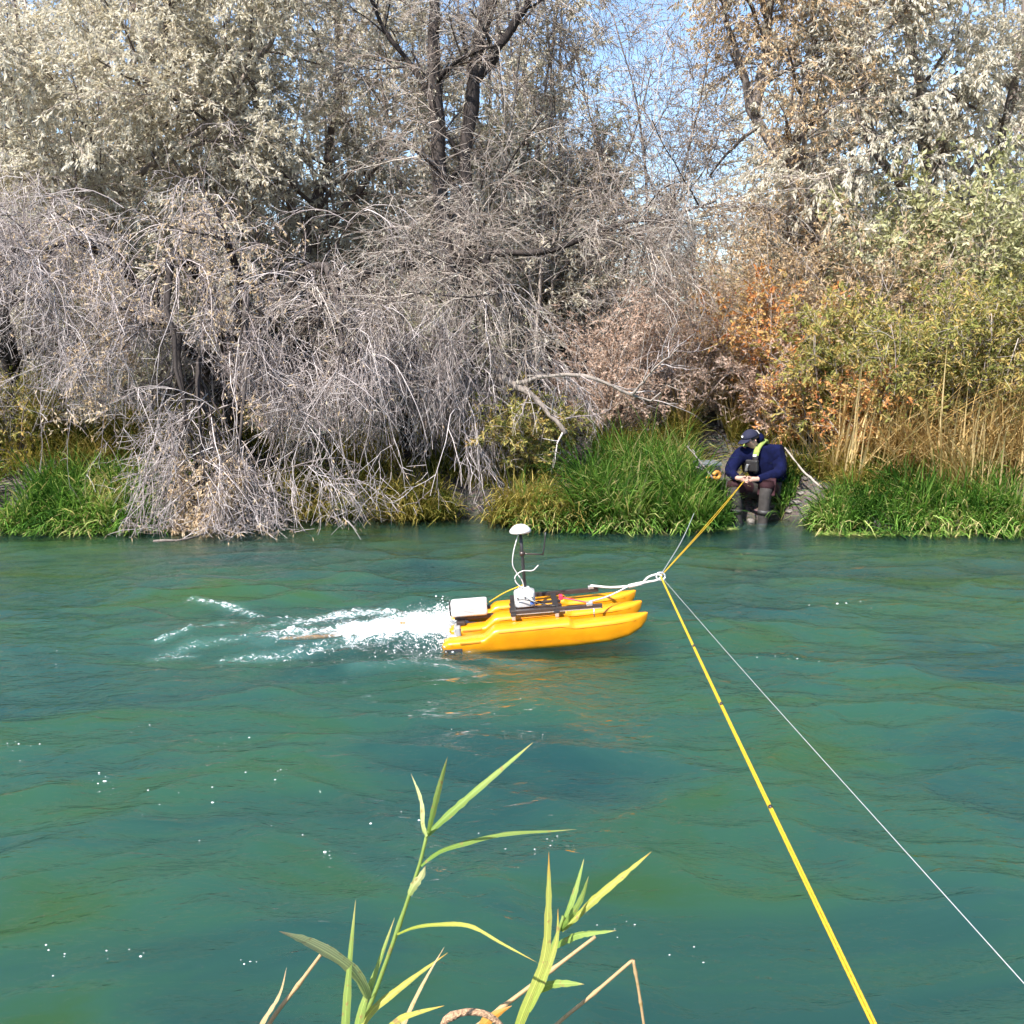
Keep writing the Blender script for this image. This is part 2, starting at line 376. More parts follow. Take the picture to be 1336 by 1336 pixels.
base = mixsh(math_('MULTIPLY', fo.outputs['Fac'], .17, True), base, aerd)
surf = mixsh(fres, base, gl_); surf = mixsh(fr.outputs[0], surf, wf)
L.new(surf.outputs[0], N['Material Output'].inputs['Surface'])
pv = N.new('ShaderNodeVolumePrincipled'); pv.inputs['Color'].default_value = (.118, .315, .245, 1); pv.inputs['Density'].default_value = .95
pv.inputs['Absorption Color'].default_value = (0, 0, 0, 1)
L.new(pv.outputs[0], N['Material Output'].inputs['Volume'])
M['water'] = m
yl = [1.9]
while yl[-1] < 14.6: yl.append(yl[-1]+max(.018, .0052*yl[-1]))
xs = axis(-4.4, 4.4, .044, 70, 1.09); ys = np.array(yl); X, Y = np.meshgrid(xs, ys); Z = wave_z(X, Y); n_, k_ = X.shape
ii = np.arange(n_*k_).reshape(n_, k_); a = Acc()
q = np.stack([ii[:-1, :-1], ii[:-1, 1:], ii[1:, 1:], ii[1:, :-1]], -1).reshape(-1, 4)
rim = np.r_[ii[0], ii[1:, -1], ii[-1, -2::-1], ii[-2:0:-1, 0]]; V = np.stack([X, Y, Z], -1).reshape(-1, 3)
low = V[rim].copy(); low[:, 2] = -3.2; nv = len(V); m_ = len(rim); e = np.arange(m_)
sk = np.stack([rim[e], nv+e, nv+(e+1) % m_, rim[(e+1) % m_]], -1)
cen = np.array([[0, 8, -3.2]]); bt = np.stack([nv+(e+1) % m_, nv+e, np.full(m_, nv+m_)], -1)
a.add(np.vstack([V, low, cen]), np.vstack([q, sk]), bt); water = a.build('river_water', M['water']); tag(water, kind='structure')
for nm, F_ in (('foam', seg_field(X, Y)*(Y < 11)), ('shallow', sstep(10.4, 12.4, Y+.5*noise(X*.7, Y*.7, 21)))):
    at_ = water.data.attributes.new(nm, 'FLOAT', 'POINT'); at_.data.foreach_set('value', np.r_[F_.ravel(), np.zeros(m_+1)].astype(np.float32))

# foam droplets thrown up behind the stern
ico = bmesh.new(); bmesh.ops.create_icosphere(ico, subdivisions=1, radius=1)
iv = np.array([v.co[:] for v in ico.verts]); it = np.array([[v.index for v in f.verts] for f in ico.faces]); ico.free()
fa = Acc(); ov = np.array([(1, 0, 0), (-1, 0, 0), (0, 1, 0), (0, -1, 0), (0, 0, 1), (0, 0, -1)], float); ot = np.array([(0, 2, 4), (2, 1, 4), (1, 3, 4), (3, 0, 4), (2, 0, 5), (1, 2, 5), (3, 1, 5), (0, 3, 5)])
n = 8000; s = rng.gamma(1.2, .32, n); xx = BX+.04-s; yy = BY+rng.normal(0, .23+.10*np.minimum(s, 1.5), n); s_ = np.maximum(s, 0)
zz = wave_z(xx, yy)+np.abs(rng.normal(0, .075, n))*np.exp(-s_/.40)-.004
rad = np.clip(rng.gamma(1.4, .0016, n), .0013, .008)*np.exp(-s_/2)
sc_ = rad[:, None]*rng.uniform(.6, 1.3, (n, 3))
V = xx[:, None, None]*0+np.stack([xx, yy, zz], 1)[:, None]+ov[None]*sc_[:, None]
fa.add(V, None, (ot[None]+(np.arange(n)*len(ov))[:, None, None]).reshape(-1, 3))
m, nt, N, L, b = mat('white_foam_and_glint'); b.inputs['Base Color'].default_value = (.9, .92, .92, 1); b.inputs['Roughness'].default_value = .35
tag(fa.build('wake_foam', m), 'white churned spray thrown up behind the yellow boat', 'foam', kind='stuff')

fk = Acc()  # small white flecks added on the water in place of sun glints
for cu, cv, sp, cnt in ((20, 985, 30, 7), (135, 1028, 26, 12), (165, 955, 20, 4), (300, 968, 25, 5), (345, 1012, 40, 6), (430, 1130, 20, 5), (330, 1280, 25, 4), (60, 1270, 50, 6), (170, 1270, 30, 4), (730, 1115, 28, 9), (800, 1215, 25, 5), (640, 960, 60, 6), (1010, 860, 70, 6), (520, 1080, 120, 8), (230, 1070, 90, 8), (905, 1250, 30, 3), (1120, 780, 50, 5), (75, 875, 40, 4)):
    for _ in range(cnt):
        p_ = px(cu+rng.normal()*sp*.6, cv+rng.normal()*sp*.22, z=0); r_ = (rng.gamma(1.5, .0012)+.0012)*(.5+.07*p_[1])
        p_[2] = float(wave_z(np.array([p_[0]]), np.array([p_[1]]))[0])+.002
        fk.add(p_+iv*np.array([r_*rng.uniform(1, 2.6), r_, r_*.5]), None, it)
tag(fk.build('glint_flecks', m), 'tiny white flecks standing for sun glints on the green water', 'foam', kind='stuff')

# ------------------------------------------------------------------ vegetation
def gz(x, y): return float(ground_z(np.array([x]), np.array([y]))[0])
def root_at(x, y): return np.array([x, y, gz(x, y)-.08])

def tree(name, label, trunks, lv, bark='bark', twig='twig', leaf=None, leafmat_='silver', cat='tree', group=None, extra=None, base=None):
    """trunks: list of (waypoints, r0, r1); lv: list of dicts for children(); the last levels are twigs"""
    t0 = trunks[0][0][0] if base is None else base
    root = empty(name, tuple(t0)); tag(root, label, cat, group)
    ta = Acc(); K = 14; P = []; R = []
    for w, r0, r1 in trunks:
        p = resample(w, K); p[1:-1] += rng.normal(size=(K-2, 3))*r0*.25; P.append(p); R.append(np.linspace(r0, r1, K)*(1+.12*rng.normal(size=K)))
    P = np.array(P); R = np.array(R); tubes(ta, P, R, 8)
    tw = Acc(); last = None; allp = [P]
    for i, d in enumerate(lv):
        d = dict(d); thick = d.pop('thick', False); sides = d.pop('sides', 3); on = d.pop('on', None); show = d.pop('show', True); keepf = d.pop('keep', None)
        src = (P, R) if on is None else stash[on]
        P, R = children(*src, **d)
        if keepf is not None:
            mk = keepf(P); P, R = P[mk], R[mk]
        if i == 0: stash = {}
        stash[i] = (P, R)
        if show: tubes(ta if thick else tw, P, R, sides)
    ta.build('trunk', M[bark], root, local=t0)
    if tw.n: tw.build('twigs', M[twig], root, local=t0)
    if leaf:
        la = Acc(); lf = dict(leaf); on = lf.pop('on', None); Pl = P if on is None else stash[on][0]
        leaves(la, Pl, **lf)
        if extra:
            for c_, rad_, n_ in extra:
                c_ = np.asarray(c_); mk = (np.linalg.norm((P[:, -1]-c_)/np.array(rad_), axis=1) < 1)
                if mk.any(): leaves(la, P[mk], n_, size=(.06, .014), droop=.3, rlo=.4, wratio=.34)
        la.build('crown', M[leafmat_], root, smooth=False, local=t0)
    return root

# 1 the weeping bare trees on the left, hanging down to the water
WEEP = [
    dict(n=6, t0=.3, ang=(48, 16), length=(1.15, .3), K=8, grav=.5, wig=.11, rr=.5, rmin=.014, bias=(.0, -.25, .15), thick=True, sides=4, keep=lambda Q: Q[:, -1, 1] > 12.3),
    dict(n=8, t0=.15, ang=(48, 20), length=(1.25, .4), K=8, grav=1.2, wig=.13, rr=.5, rmin=.0075, bias=(0, -.15, -.1), zmin=.0, keep=lambda Q: Q[:, -1, 1] > 12.15),
    dict(n=10, t0=.1, ang=(46, 22), length=(.58, .2), K=5, grav=1.2, wig=.2, rr=.6, rmin=.0042, bias=(0, -.05, -.25), zmin=.0, keep=lambda Q: noise(Q[:, -1, 0]*.95+2, Q[:, -1, 2]*1.1+Q[:, -1, 1]*.5, 51) > -.16),
    dict(n=4, t0=.1, ang=(55, 22), length=(.25, .09), K=3, grav=.5, wig=.22, rr=.7, rmin=.0031, tip=.5, bias=(0, 0, 0), zmin=.0)]
r = root_at(-4.2, 15.4)
tree('weeping_tree', 'big bare grey tree on the left, its twigs drooping into the river', [
    ([r, r+[.1, -.2, 1.2], r+[.3, -.6, 2.4], r+[.4, -1.2, 3.0], r+[.4, -1.8, 3.0]], .14, .02),
    ([r+[.05, -.1, .7], (-5.0, 14.7, 2.8), (-5.5, 14.0, 3.6), (-5.9, 13.6, 3.6), (-6.0, 13.3, 3.0)], .10, .02),
    ([r+[.1, -.2, 1.3], (-4.3, 14.4, 3.2), (-4.35, 13.5, 3.5), (-4.2, 12.9, 2.6), (-4.0, 12.6, 1.3)], .09, .015),
    ([r+[.1, -.2, 1.0], (-4.6, 14.3, 2.4), (-4.3, 13.4, 2.5), (-4.1, 12.9, 1.6), (-3.9, 12.7, .6)], .07, .012),
    ([r+[.1, -.2, 1.0], (-4.1, 14.2, 2.2), (-4.0, 13.3, 2.1), (-3.9, 12.85, 1.3), (-3.8, 12.65, .5)], .06, .01),
    ([r+[.0, -.2, .9], (-4.2, 14.0, 1.9), (-4.0, 13.2, 1.7), (-3.6, 12.8, 1.0), (-3.4, 12.6, .4)], .05, .01),
    ([r+[.1, -.2, 1.4], (-3.7, 14.3, 2.9), (-3.4, 13.4, 3.0), (-3.3, 12.9, 2.1), (-3.4, 12.7, 1.0)], .08, .015),
    ([r+[.15, -.3, 1.5], (-3.1, 14.6, 3.1), (-2.5, 13.9, 3.4), (-2.2, 13.4, 2.6), (-2.1, 13.1, 1.5)], .09, .015)], WEEP,
    leaf=dict(n=1, size=(.055, .013), droop=.4, keep=.35, rlo=.35), leafmat_='tanleaf',
    extra=[((-4.2, 14, 3.4), (3.2, 1.6, 1.0), 2), (px(275, 640, 12.9), (.5, .6, .55), 9), (px(250, 690, 12.6), (.25, .5, .12), 6), (px(310, 560, 12.9), (.3, .6, .45), 4), (px(120, 545, 13.4), (.4, .9, .5), 9), (px(130, 470, 13.5), (.45, .9, .4), 6), (px(300, 440, 13.2), (.25, .5, .4), 2)])
r = root_at(-7.3, 15.2)
tree('weeping_tree', 'bare grey weeping tree cut by the left edge', [
    ([r, r+[.1, -.3, 1.2], r+[.2, -.6, 2.4], r+[.3, -1.2, 3.0]], .11, .02),
    ([r+[.1, -.2, 1.0], (-6.9, 14.4, 2.9), (-6.5, 13.9, 3.7), (-6.3, 13.6, 3.2)], .07, .015),
    ([r+[.1, -.2, 1.2], (-7.4, 14.2, 2.9), (-7.3, 13.7, 3.6), (-7.2, 13.4, 3.0)], .07, .015)], [dict(WEEP[0], n=8, bias=(0, -.2, .35)), dict(WEEP[1], n=8, length=(1.0, .3), grav=.9, zmin=1.3), dict(WEEP[2], n=9, zmin=1.3), dict(WEEP[3], n=4, zmin=1.2)],
    leaf=dict(n=1, size=(.05, .013), droop=.4, keep=.10), leafmat_='tanleaf')
# 2 the tree with two dark trunks in the middle
r = root_at(-.7, 16.3)
D = 16.3
tree('twin_trunk_tree', 'bare tree with two dark upright trunks and drooping grey twigs in the middle', [
    ([r, px(590, 400, D), px(578, 270, D), px(572, 130, D), px(566, 40, D), px(560, -120, D)], .15, .065),
    ([r+[.1, 0, .3], px(600, 330, D), px(604, 240, D), px(616, 120, D), px(622, 60, D), px(650, -120, D+.3)], .16, .06),
    ([px(616, 110, D), px(640, 75, D-.1), px(680, 20, D-.3), px(720, -60, D-.5)], .09, .04),
    ([px(604, 330, D), px(700, 330, D-.6), px(800, 295, D-1.1), px(868, 283, D-1.3), px(935, 262, D-1.4)], .065, .012),
    ([px(598, 380, D), px(560, 350, D-1), px(500, 350, D-1.8), px(440, 380, D-2.4)], .09, .03),
    ([px(600, 380, D), px(620, 340, D-1), px(640, 350, D-2), px(650, 400, D-2.6)], .08, .03),
    ([px(572, 150, D), px(540, 90, D), px(500, 40, D), px(470, -40, D)], .05, .02)], [
    dict(n=9, t0=.25, ang=(48, 16), length=(1.35, .4), K=7, grav=.1, wig=.12, rr=.4, rmin=.014, bias=(.05, -.15, .25), thick=True, sides=5),
    dict(n=8, t0=.15, ang=(45, 18), length=(.95, .3), K=6, grav=.55, wig=.13, rr=.5, rmin=.007, bias=(0, -.1, 0), zmin=.05),
    dict(n=8, t0=.15, ang=(42, 18), length=(.5, .16), K=4, grav=.9, wig=.15, rr=.6, rmin=.0042, zmin=.05),
    dict(n=3, t0=.2, ang=(40, 15), length=(.22, .07), K=3, grav=.6, wig=.15, rr=.7, rmin=.0032, tip=.5)],
    twig='twig2', leaf=dict(n=1, size=(.06, .012), droop=.2, keep=.3), leafmat_='silver')
# 2b low weeping boughs between the two, hanging over the dark water
r = root_at(-1.6, 15.4)
tree('weeping_tree', 'low bare grey tree drooping behind the antenna dome, twigs trailing in dark water', [
    ([r, r+[.1, -.4, 1.2], r+[.2, -.9, 1.9]], .12, .07),
    ([r+[0, 0, .5], r+[-.7, -.6, 1.7], r+[-1.2, -1.0, 2.2]], .08, .04),
    ([r+[0, 0, .6], r+[.7, -.5, 1.5], r+[1.3, -.8, 1.75]], .08, .03)], [
    dict(n=8, t0=.4, ang=(50, 15), length=(1.1, .3), K=8, grav=.45, wig=.10, rr=.5, rmin=.016, bias=(0, -.4, .3), thick=True, sides=5),
    dict(n=8, t0=.15, ang=(48, 20), length=(1.15, .35), K=8, grav=1.3, wig=.13, rr=.5, rmin=.008, bias=(0, -.2, -.1), sides=4, zmin=.0),
    dict(n=10, t0=.12, ang=(40, 18), length=(.6, .2), K=5, grav=1.4, wig=.18, rr=.6, rmin=.0048, bias=(0, 0, -.3), zmin=.0, keep=lambda Q: noise(Q[:, -1, 0]*.95+2, Q[:, -1, 2]*1.1+Q[:, -1, 1]*.5, 51) > -.16),
    dict(n=4, t0=.15, ang=(38, 15), length=(.22, .08), K=3, grav=1.2, wig=.18, rr=.7, rmin=.0034, tip=.5, zmin=.0)],
    leaf=dict(n=1, size=(.045, .012), droop=.4, keep=.06), leafmat_='tanleaf')
# 3 silver-leaved trees
def olive(label, wps, r0, leaf='silver', n1=12, len1=1.7, n2=8, len2=1.0, n3=8, len3=.45, nl=10, size=(.06, .014), droop=.25, name='silver_tree', grav=.25, bias=(0, -.1, .15), spread=.7, twig='twig2', t0=.3):
    return tree(name, label, [(w, r0 if i == 0 else r0*.6, r0*.35 if i == 0 else r0*.2) for i, w in enumerate(wps)], [
        dict(n=n1, t0=t0, ang=(55, 18), length=(len1, len1*.25), K=8, grav=.05, wig=.12, rr=.45, rmin=.014, bias=bias, thick=True, sides=5),
        dict(n=n2, t0=.15, ang=(48, 18), length=(len2, len2*.3), K=6, grav=grav, wig=.13, rr=.5, rmin=.006, sides=3),
        dict(n=n3, t0=.1, ang=(45, 18), length=(len3, len3*.3), K=4, grav=grav*2, wig=.14, rr=.6, rmin=.0034)],
        bark='bark2', twig=twig, leaf=dict(n=nl, size=size, droop=droop, spread=spread, wratio=.32), leafmat_=leaf)
r = root_at(-6.6, 17.6); D = 17.6
olive('tall silver leaved tree at the upper left with a dark forked limb', [
    [r, r+[.3, 0, 2], px(150, 250, D), px(205, 80, D-.3), px(180, 30, D-.3), px(140, -80, D-.3)],
    [px(205, 80, D-.3), px(215, 40, D-.4), px(235, -40, D-.5)],
    [r+[.2, 0, 1.5], px(60, 250, D-.2), px(20, 120, D-.5), px(-30, 0, D-.5)],
    [px(150, 250, D), px(260, 170, D-.8), px(330, 90, D-1), px(380, 0, D-1)],
    [r+[.2, -.2, 1.5], px(110, 300, D-1.2), px(120, 190, D-1.5), px(90, 120, D-1.6)]], .12, n1=12, n2=9, n3=9, nl=19, len1=1.9, t0=.2, size=(.088, .02))
r = root_at(-3.4, 18.8); D = 18.8
olive('pale silver tree behind the bare tree, left of the two dark trunks', [
    [r, px(400, 330, D), px(430, 200, D), px(440, 60, D), px(430, -60, D)],
    [px(405, 320, D), px(350, 200, D), px(320, 60, D)], [px(405, 320, D), px(490, 220, D), px(520, 120, D)]], .13, n1=11, n2=8, n3=7, nl=18, size=(.08, .018))
r = root_at(.6, 19.5); D = 19.5
olive('small silver green tree just right of the two dark trunks', [
    [r, px(690, 330, D), px(680, 230, D), px(690, 170, D)], [px(690, 330, D), px(740, 260, D), px(770, 210, D)]], .1, 'olive', n1=10, n2=7, n3=7, nl=16, len1=1.0, len2=.7, size=(.08, .018))
# 4 leaning tree on the right
r = root_at(5.1, 17.2); D = 17.
olive('tan leaved tree on the right with a leaning dark trunk against blue sky', [
    [r, px(1062, 320, D), px(1030, 230, D), px(985, 150, D), px(958, 80, D), px(944, 20, D)],
    [px(1030, 230, D), px(1050, 120, D), px(1060, 20, D), px(1070, -60, D)],
    [px(985, 150, D), px(1000, 60, D), px(1010, -30, D)]], .15, 'tanleaf', n1=11, n2=7, n3=7, nl=13, len1=1.2, len2=.8, droop=.5, size=(.07, .016))
r = root_at(7.4, 17.6); D = 17.6
olive('large silver leaved tree filling the upper right corner', [
    [r, px(1230, 330, D), px(1200, 200, D), px(1190, 80, D), px(1180, -80, D)],
    [px(1230, 330, D), px(1300, 200, D-.5), px(1330, 80, D-.5), px(1340, -60, D-.5)],
    [px(1225, 300, D), px(1140, 190, D-.7), px(1110, 90, D-.8), px(1100, -20, D-.8)]], .17, 'silver', n1=13, n2=8, n3=8, nl=20, len1=1.6, size=(.095, .02), droop=.7)
# 5 bare thin tree against the sky
r = root_at(3.0, 17.6); D = 17.4
tree('bare_sapling', 'thin bare twiggy tree against the blue gap of sky', [
    ([r, px(850, 330, D), px(845, 240, D), px(830, 130, D), px(800, 20, D)], .035, .01),
    ([r, px(870, 320, D), px(890, 230, D), px(915, 120, D), px(925, 50, D)], .03, .01),
    ([px(850, 330, D), px(800, 230, D), px(770, 150, D), px(750, 60, D)], .028, .01)], [
    dict(n=16, t0=.15, ang=(46, 16), length=(1.2, .35), K=7, grav=0, wig=.13, rr=.5, rmin=.008, bias=(0, 0, .05), thick=True, sides=4),
    dict(n=9, t0=.15, ang=(46, 18), length=(.65, .2), K=5, grav=.3, wig=.15, rr=.55, rmin=.0055),
    dict(n=8, t0=.1, ang=(46, 18), length=(.34, .1), K=3, grav=.3, wig=.15, rr=.65, rmin=.0042)],
    bark='bark2', twig='twig2', leaf=dict(n=2, size=(.05, .012), keep=.5, droop=.5), leafmat_='tanleaf')

r = root_at(1.6, 18.4); D = 18.2
tree('bare_sapling', 'pale fine twigged sapling just right of the two dark trunks', [
    ([r, px(740, 340, D), px(735, 250, D), px(725, 150, D), px(715, 70, D)], .03, .01),
    ([r, px(770, 320, D), px(800, 240, D), px(830, 170, D), px(850, 90, D)], .028, .01),
    ([r, px(820, 330, D), px(880, 270, D), px(920, 220, D), px(940, 170, D)], .028, .01)], [
    dict(n=16, t0=.2, ang=(46, 16), length=(1.1, .3), K=6, grav=0, wig=.13, rr=.5, rmin=.007, bias=(0, 0, .05), thick=True, sides=4),
    dict(n=9, t0=.15, ang=(46, 18), length=(.6, .2), K=5, grav=.3, wig=.15, rr=.55, rmin=.005),
    dict(n=8, t0=.1, ang=(46, 18), length=(.34, .1), K=3, grav=.3, wig=.15, rr=.65, rmin=.0042)],
    bark='bark2', twig='twig', leaf=dict(n=2, size=(.05, .012), keep=.5, droop=.5), leafmat_='tanleaf')

# 6 shrubs
def shrub(name, label, x, y, h, w, stems=14, n2=10, n3=6, nl=6, leaf='tanleaf', size=(.045, .011), twig='twig2', group=None, upright=.6, grav=.2, keep=1., wr=.3, droop=.1, cat='shrub'):
    r = root_at(x, y); root = empty(name, tuple(r)); tag(root, label, cat, group)
    K = 8; P = np.zeros((stems, K, 3)); a = rng.random(stems)*6.283
    lean = rng.uniform(.1, 1, stems)*w/h
    d = nrm(np.stack([np.cos(a)*lean, np.sin(a)*lean*.8, np.full(stems, upright+.4)], 1)); P[:, 0] = r+np.stack([np.cos(a), np.sin(a), a*0], 1)*w*.15*rng.random((stems, 1))
    st = (h*rng.uniform(.7, 1.1, stems)/(K-1))[:, None]
    for k in range(1, K):
        d = nrm(d+rng.normal(size=d.shape)*.09+np.array([0, 0, -grav])*st*.6); P[:, k] = P[:, k-1]+d*st
    R = np.linspace(.016, .005, K)[None]*rng.uniform(.6, 1.2, stems)[:, None]
    sa = Acc(); tubes(sa, P, R, 4)
    Q, RQ = children(P, R, n2, t0=.2, ang=(42, 15), length=(h*.24, h*.07), K=5, grav=grav, wig=.13, rr=.5, rmin=.0045, zmin=.03); tubes(sa, Q, RQ)
    S, RS = children(Q, RQ, n3, t0=.1, ang=(42, 15), length=(h*.12, h*.04), K=2, grav=grav*1.5, wig=.13, rr=.6, rmin=.003, zmin=.03); tubes(sa, S, RS)
    sa.build('stems', M[twig], root, local=r)
    la = Acc(); leaves(la, S, int(nl*1.5), size=(size[0]*1.4, size[1]*1.35), keep=keep, wratio=wr, droop=droop); la.build('foliage', M[leaf], root, smooth=False, local=r)
    return root
def at(u, D): return (u-668)/FPX*(D*.987+.25)
shrub('dry_shrub', 'rosy tan dry shrub with feathery stems left of the dirt path', at(790, 15.3), 15.3, 2.0, 1.2, 24, 11, 6, 6, 'pinkdry', (.04, .01), upright=.5)
shrub('dry_shrub', 'pinkish grey dry shrub under the long bare limb', at(880, 16), 16.0, 2.2, 1.2, 22, 11, 6, 5, 'pinkdry', (.04, .01), upright=.5)
shrub('autumn_shrub', 'orange and red leaved shrub above the seated person', at(1000, 15.9), 15.9, 1.9, .9, 18, 10, 6, 6, 'orange', (.05, .012), wr=.45)
shrub('autumn_shrub', 'rust brown shrub beside the orange shrub', at(945, 16.6), 16.6, 1.9, .9, 16, 10, 6, 6, 'tanleaf', (.05, .012), wr=.4)
shrub('pale_shrub', 'cream leaved shrub below the leaning trunk', at(980, 17.3), 17.3, 2.6, 1.3, 22, 10, 7, 6, 'tanleaf', (.05, .012))
shrub('pale_shrub', 'pale olive shrub right of the leaning trunk', at(1090, 17.0), 17.0, 2.7, 1.4, 22, 10, 7, 7, 'olive', (.055, .012))
shrub('pale_shrub', 'tall cream shrub between the leaning trunk and the orange shrub', at(1030, 16.2), 16.2, 2.7, 1.1, 20, 10, 6, 6, 'tanleaf', (.05, .012))
shrub('pale_shrub', 'tall cream and straw shrub above the rusty willow shrubs', at(1140, 15.9), 15.9, 2.7, 1.1, 20, 10, 6, 6, 'tanleaf', (.05, .012))
shrub('autumn_shrub', 'straw brown shrub just right behind the cap of the seated person', at(1010, 15.3), 15.3, 1.4, .8, 18, 10, 6, 5, 'pinkdry', (.045, .011), wr=.4)
shrub('autumn_shrub', 'gold and rust shrub right of the seated person above yellow grass', at(1060, 15.0), 15.0, 1.5, .8, 18, 10, 6, 6, 'orange', (.045, .011), wr=.4)
shrub('autumn_shrub', 'rust orange shrub low in front of the willow shrubs', at(1120, 14.5), 14.5, 1.3, .8, 16, 10, 6, 5, 'orange', (.045, .011), wr=.4)
shrub('willow_shrub', 'dark green willow shrub directly right of the orange shrub', at(1085, 14.9), 14.9, 2.0, 1.0, 24, 10, 6, 7, 'willow', (.06, .014), upright=.9)
shrub('willow_shrub', 'green and rust willow shrub above the yellow grass', at(1170, 14.6), 14.6, 2.0, 1.0, 26, 10, 6, 7, 'willow', (.06, .014), upright=.9)
shrub('willow_shrub', 'dense willow shrub at the right edge above the dry reeds', at(1265, 14.8), 14.8, 2.4, 1.1, 26, 10, 6, 7, 'willow', (.06, .014), upright=.9)
shrub('willow_shrub', 'darkest willow shrub cut by the right edge', at(1350, 14.9), 14.9, 2.5, 1.1, 24, 10, 6, 7, 'willow', (.06, .014), upright=.9)
shrub('leafy_shrub', 'yellow green broad leaved shrub under the upper right silver tree', at(1210, 16.4), 16.4, 3.5, 1.5, 22, 10, 6, 6, 'green', (.075, .016), wr=.45, upright=.9)
shrub('leafy_shrub', 'yellow green broad leaved shrub at the right edge', at(1325, 16.2), 16.2, 3.6, 1.4, 20, 10, 6, 6, 'green', (.075, .016), wr=.45, upright=.9)
shrub('olive_shrub', 'grey green shrub low behind the drooping twigs', at(560, 16.3), 16.3, 2.2, 1.4, 20, 10, 6, 6, 'olive', (.05, .012))
shrub('olive_shrub', 'dull green shrub in shade behind the left curtain of twigs', at(200, 16.6), 16.6, 2.4, 1.6, 20, 10, 6, 6, 'olive', (.05, .012))
shrub('olive_shrub', 'yellowing shrub at the left edge above the grass', at(20, 14.9), 14.9, 1.3, 1.1, 22, 10, 6, 6, 'willow', (.05, .012))
shrub('olive_shrub', 'mixed green shrub at the foot of the dead log', at(690, 14.4), 14.4, 1.2, .9, 20, 9, 6, 6, 'willow', (.05, .012))

# 7 thicket behind everything: one patch of brush, laid out several times
ba = Acc(); bs = Acc()
n = 130
bx = rng.uniform(-5, 5, n); by = rng.uniform(-2, 2.5, n); top = rng.uniform(.15, 1., n)*9.5
P0 = np.stack([bx, by, bx*0], 1)
P = P0[:, None]+np.linspace(0, 1, 7)[None, :, None]*np.stack([rng.normal(0, .5, n), rng.normal(0, .4, n), top], 1)[:, None]
P[:, 1:] += np.cumsum(rng.normal(size=(n, 6, 3))*.12, axis=1)
R = np.linspace(.05, .015, 7)[None].repeat(n, 0); tubes(bs, P, R, 3)
Q, RQ = children(P, R, 10, t0=.06, ang=(50, 15), length=(1.1, .35), K=4, grav=.2, rr=.4, rmin=.009); tubes(bs, Q, RQ)
S, RS = children(Q, RQ, 6, t0=.1, ang=(45, 15), length=(.5, .18), K=2, grav=.4, rr=.6, rmin=.006); tubes(bs, S, RS)
leaves(ba, S, 15, size=(.13, .03), wratio=.3, droop=.2)
for k, (x, y, zs, rot, lb) in enumerate([(-10.5, 21, 1.0, .1, 'behind the weeping tree at the far left'), (-4.2, 20.8, .95, 3.0, 'between the weeping tree and the two dark trunks'),
        (2.6, 22.5, .43, .1, 'low under the blue gap of sky'), (10.2, 20.6, .9, -.1, 'behind the leaning trunk on the right'), (15.5, 22, 1., 3.1, 'past the right edge'), (-16, 24, 1., 0, 'past the left edge'), (-2.5, 27, .5, 3.2, 'deep behind the two dark trunks')]):
    th = empty('background_thicket', (x, y, gz(x, y)-.2), (0, 0, rot)); th.scale = (1, 1, zs); tag(th, 'pale silver brush '+lb, 'thicket', kind='stuff')
    if k == 0:
        o1, o2 = bs.build('stems', M['twig2'], th), ba.build('foliage', M['silver'], th, smooth=False)
    else:
        for o in (o1, o2): c = o.copy(); COL.objects.link(c); c.parent = th
    for o in th.children: o['kind'] = 'stuff'

# 8 dead limb lying over the bank, stick on the right
def limb(name, label, paths, cat='log', m='dead', nt=6, tl=.4):
    b0 = np.asarray(paths[0][0][0]); root = empty(name, tuple(b0)); tag(root, label, cat)
    a = Acc(); t = Acc(); P = []; R = []
    for w, r0, r1 in paths:
        p = resample(w, 12); p[1:-1] += rng.normal(size=(10, 3))*r0*.3; P.append(p); R.append(np.linspace(r0, r1, 12)*(1+.15*rng.normal(size=12)))
    P = np.array(P); R = np.array(R); tubes(a, P, R, 7); a.build('limb', M[m], root, local=b0)
    if nt:
        Q, RQ = children(P, R, nt, t0=.2, ang=(50, 18), length=(tl, tl*.35), K=6, grav=.2, wig=.18, rr=.4, rmin=.006); tubes(t, Q, RQ, 4)
        S, RS = children(Q, RQ, 4, t0=.2, ang=(45, 18), length=(tl*.45, tl*.15), K=4, grav=.3, wig=.15, rr=.6, rmin=.004); tubes(t, S, RS)
        t.build('twigs', M['twig'], root, local=b0)
    return root
limb('dead_limb', 'broken grey dead limb leaning over the green grass', [
    ([px(648, 492, 14.2), px(690, 512, 14.0), px(718, 540, 13.8), px(738, 566, 13.7)], .05, .03),
    ([px(665, 502, 14.1), px(735, 488, 13.9), px(790, 500, 13.8), px(850, 525, 13.7), px(862, 512, 13.7)], .035, .012),
    ([px(825, 515, 13.7), px(850, 485, 13.6), px(885, 455, 13.6)], .02, .006)], nt=9, tl=.45)
limb('dead_stick', 'pale peeled stick leaning on the bank right of the person', [([px(1024, 584, 13.9), px(1046, 612, 13.6), px(1072, 637, 13.3)], .012, .015)], cat='stick', nt=0)
limb('dead_branch', 'bare forked branch rising from the grass in front of the person', [
    ([px(930, 625, 13.15), px(915, 604, 13.2), px(896, 582, 13.3)], .012, .006)], cat='branch', m='twig', nt=3, tl=.15)
limb('floating_branch', 'thin drifting branch at the water edge beneath the left twigs', [
    ([px(200, 706, z=.03), px(250, 702, z=.05), px(310, 672, z=.16)], .018, .008)], cat='branch', nt=6, tl=.3)

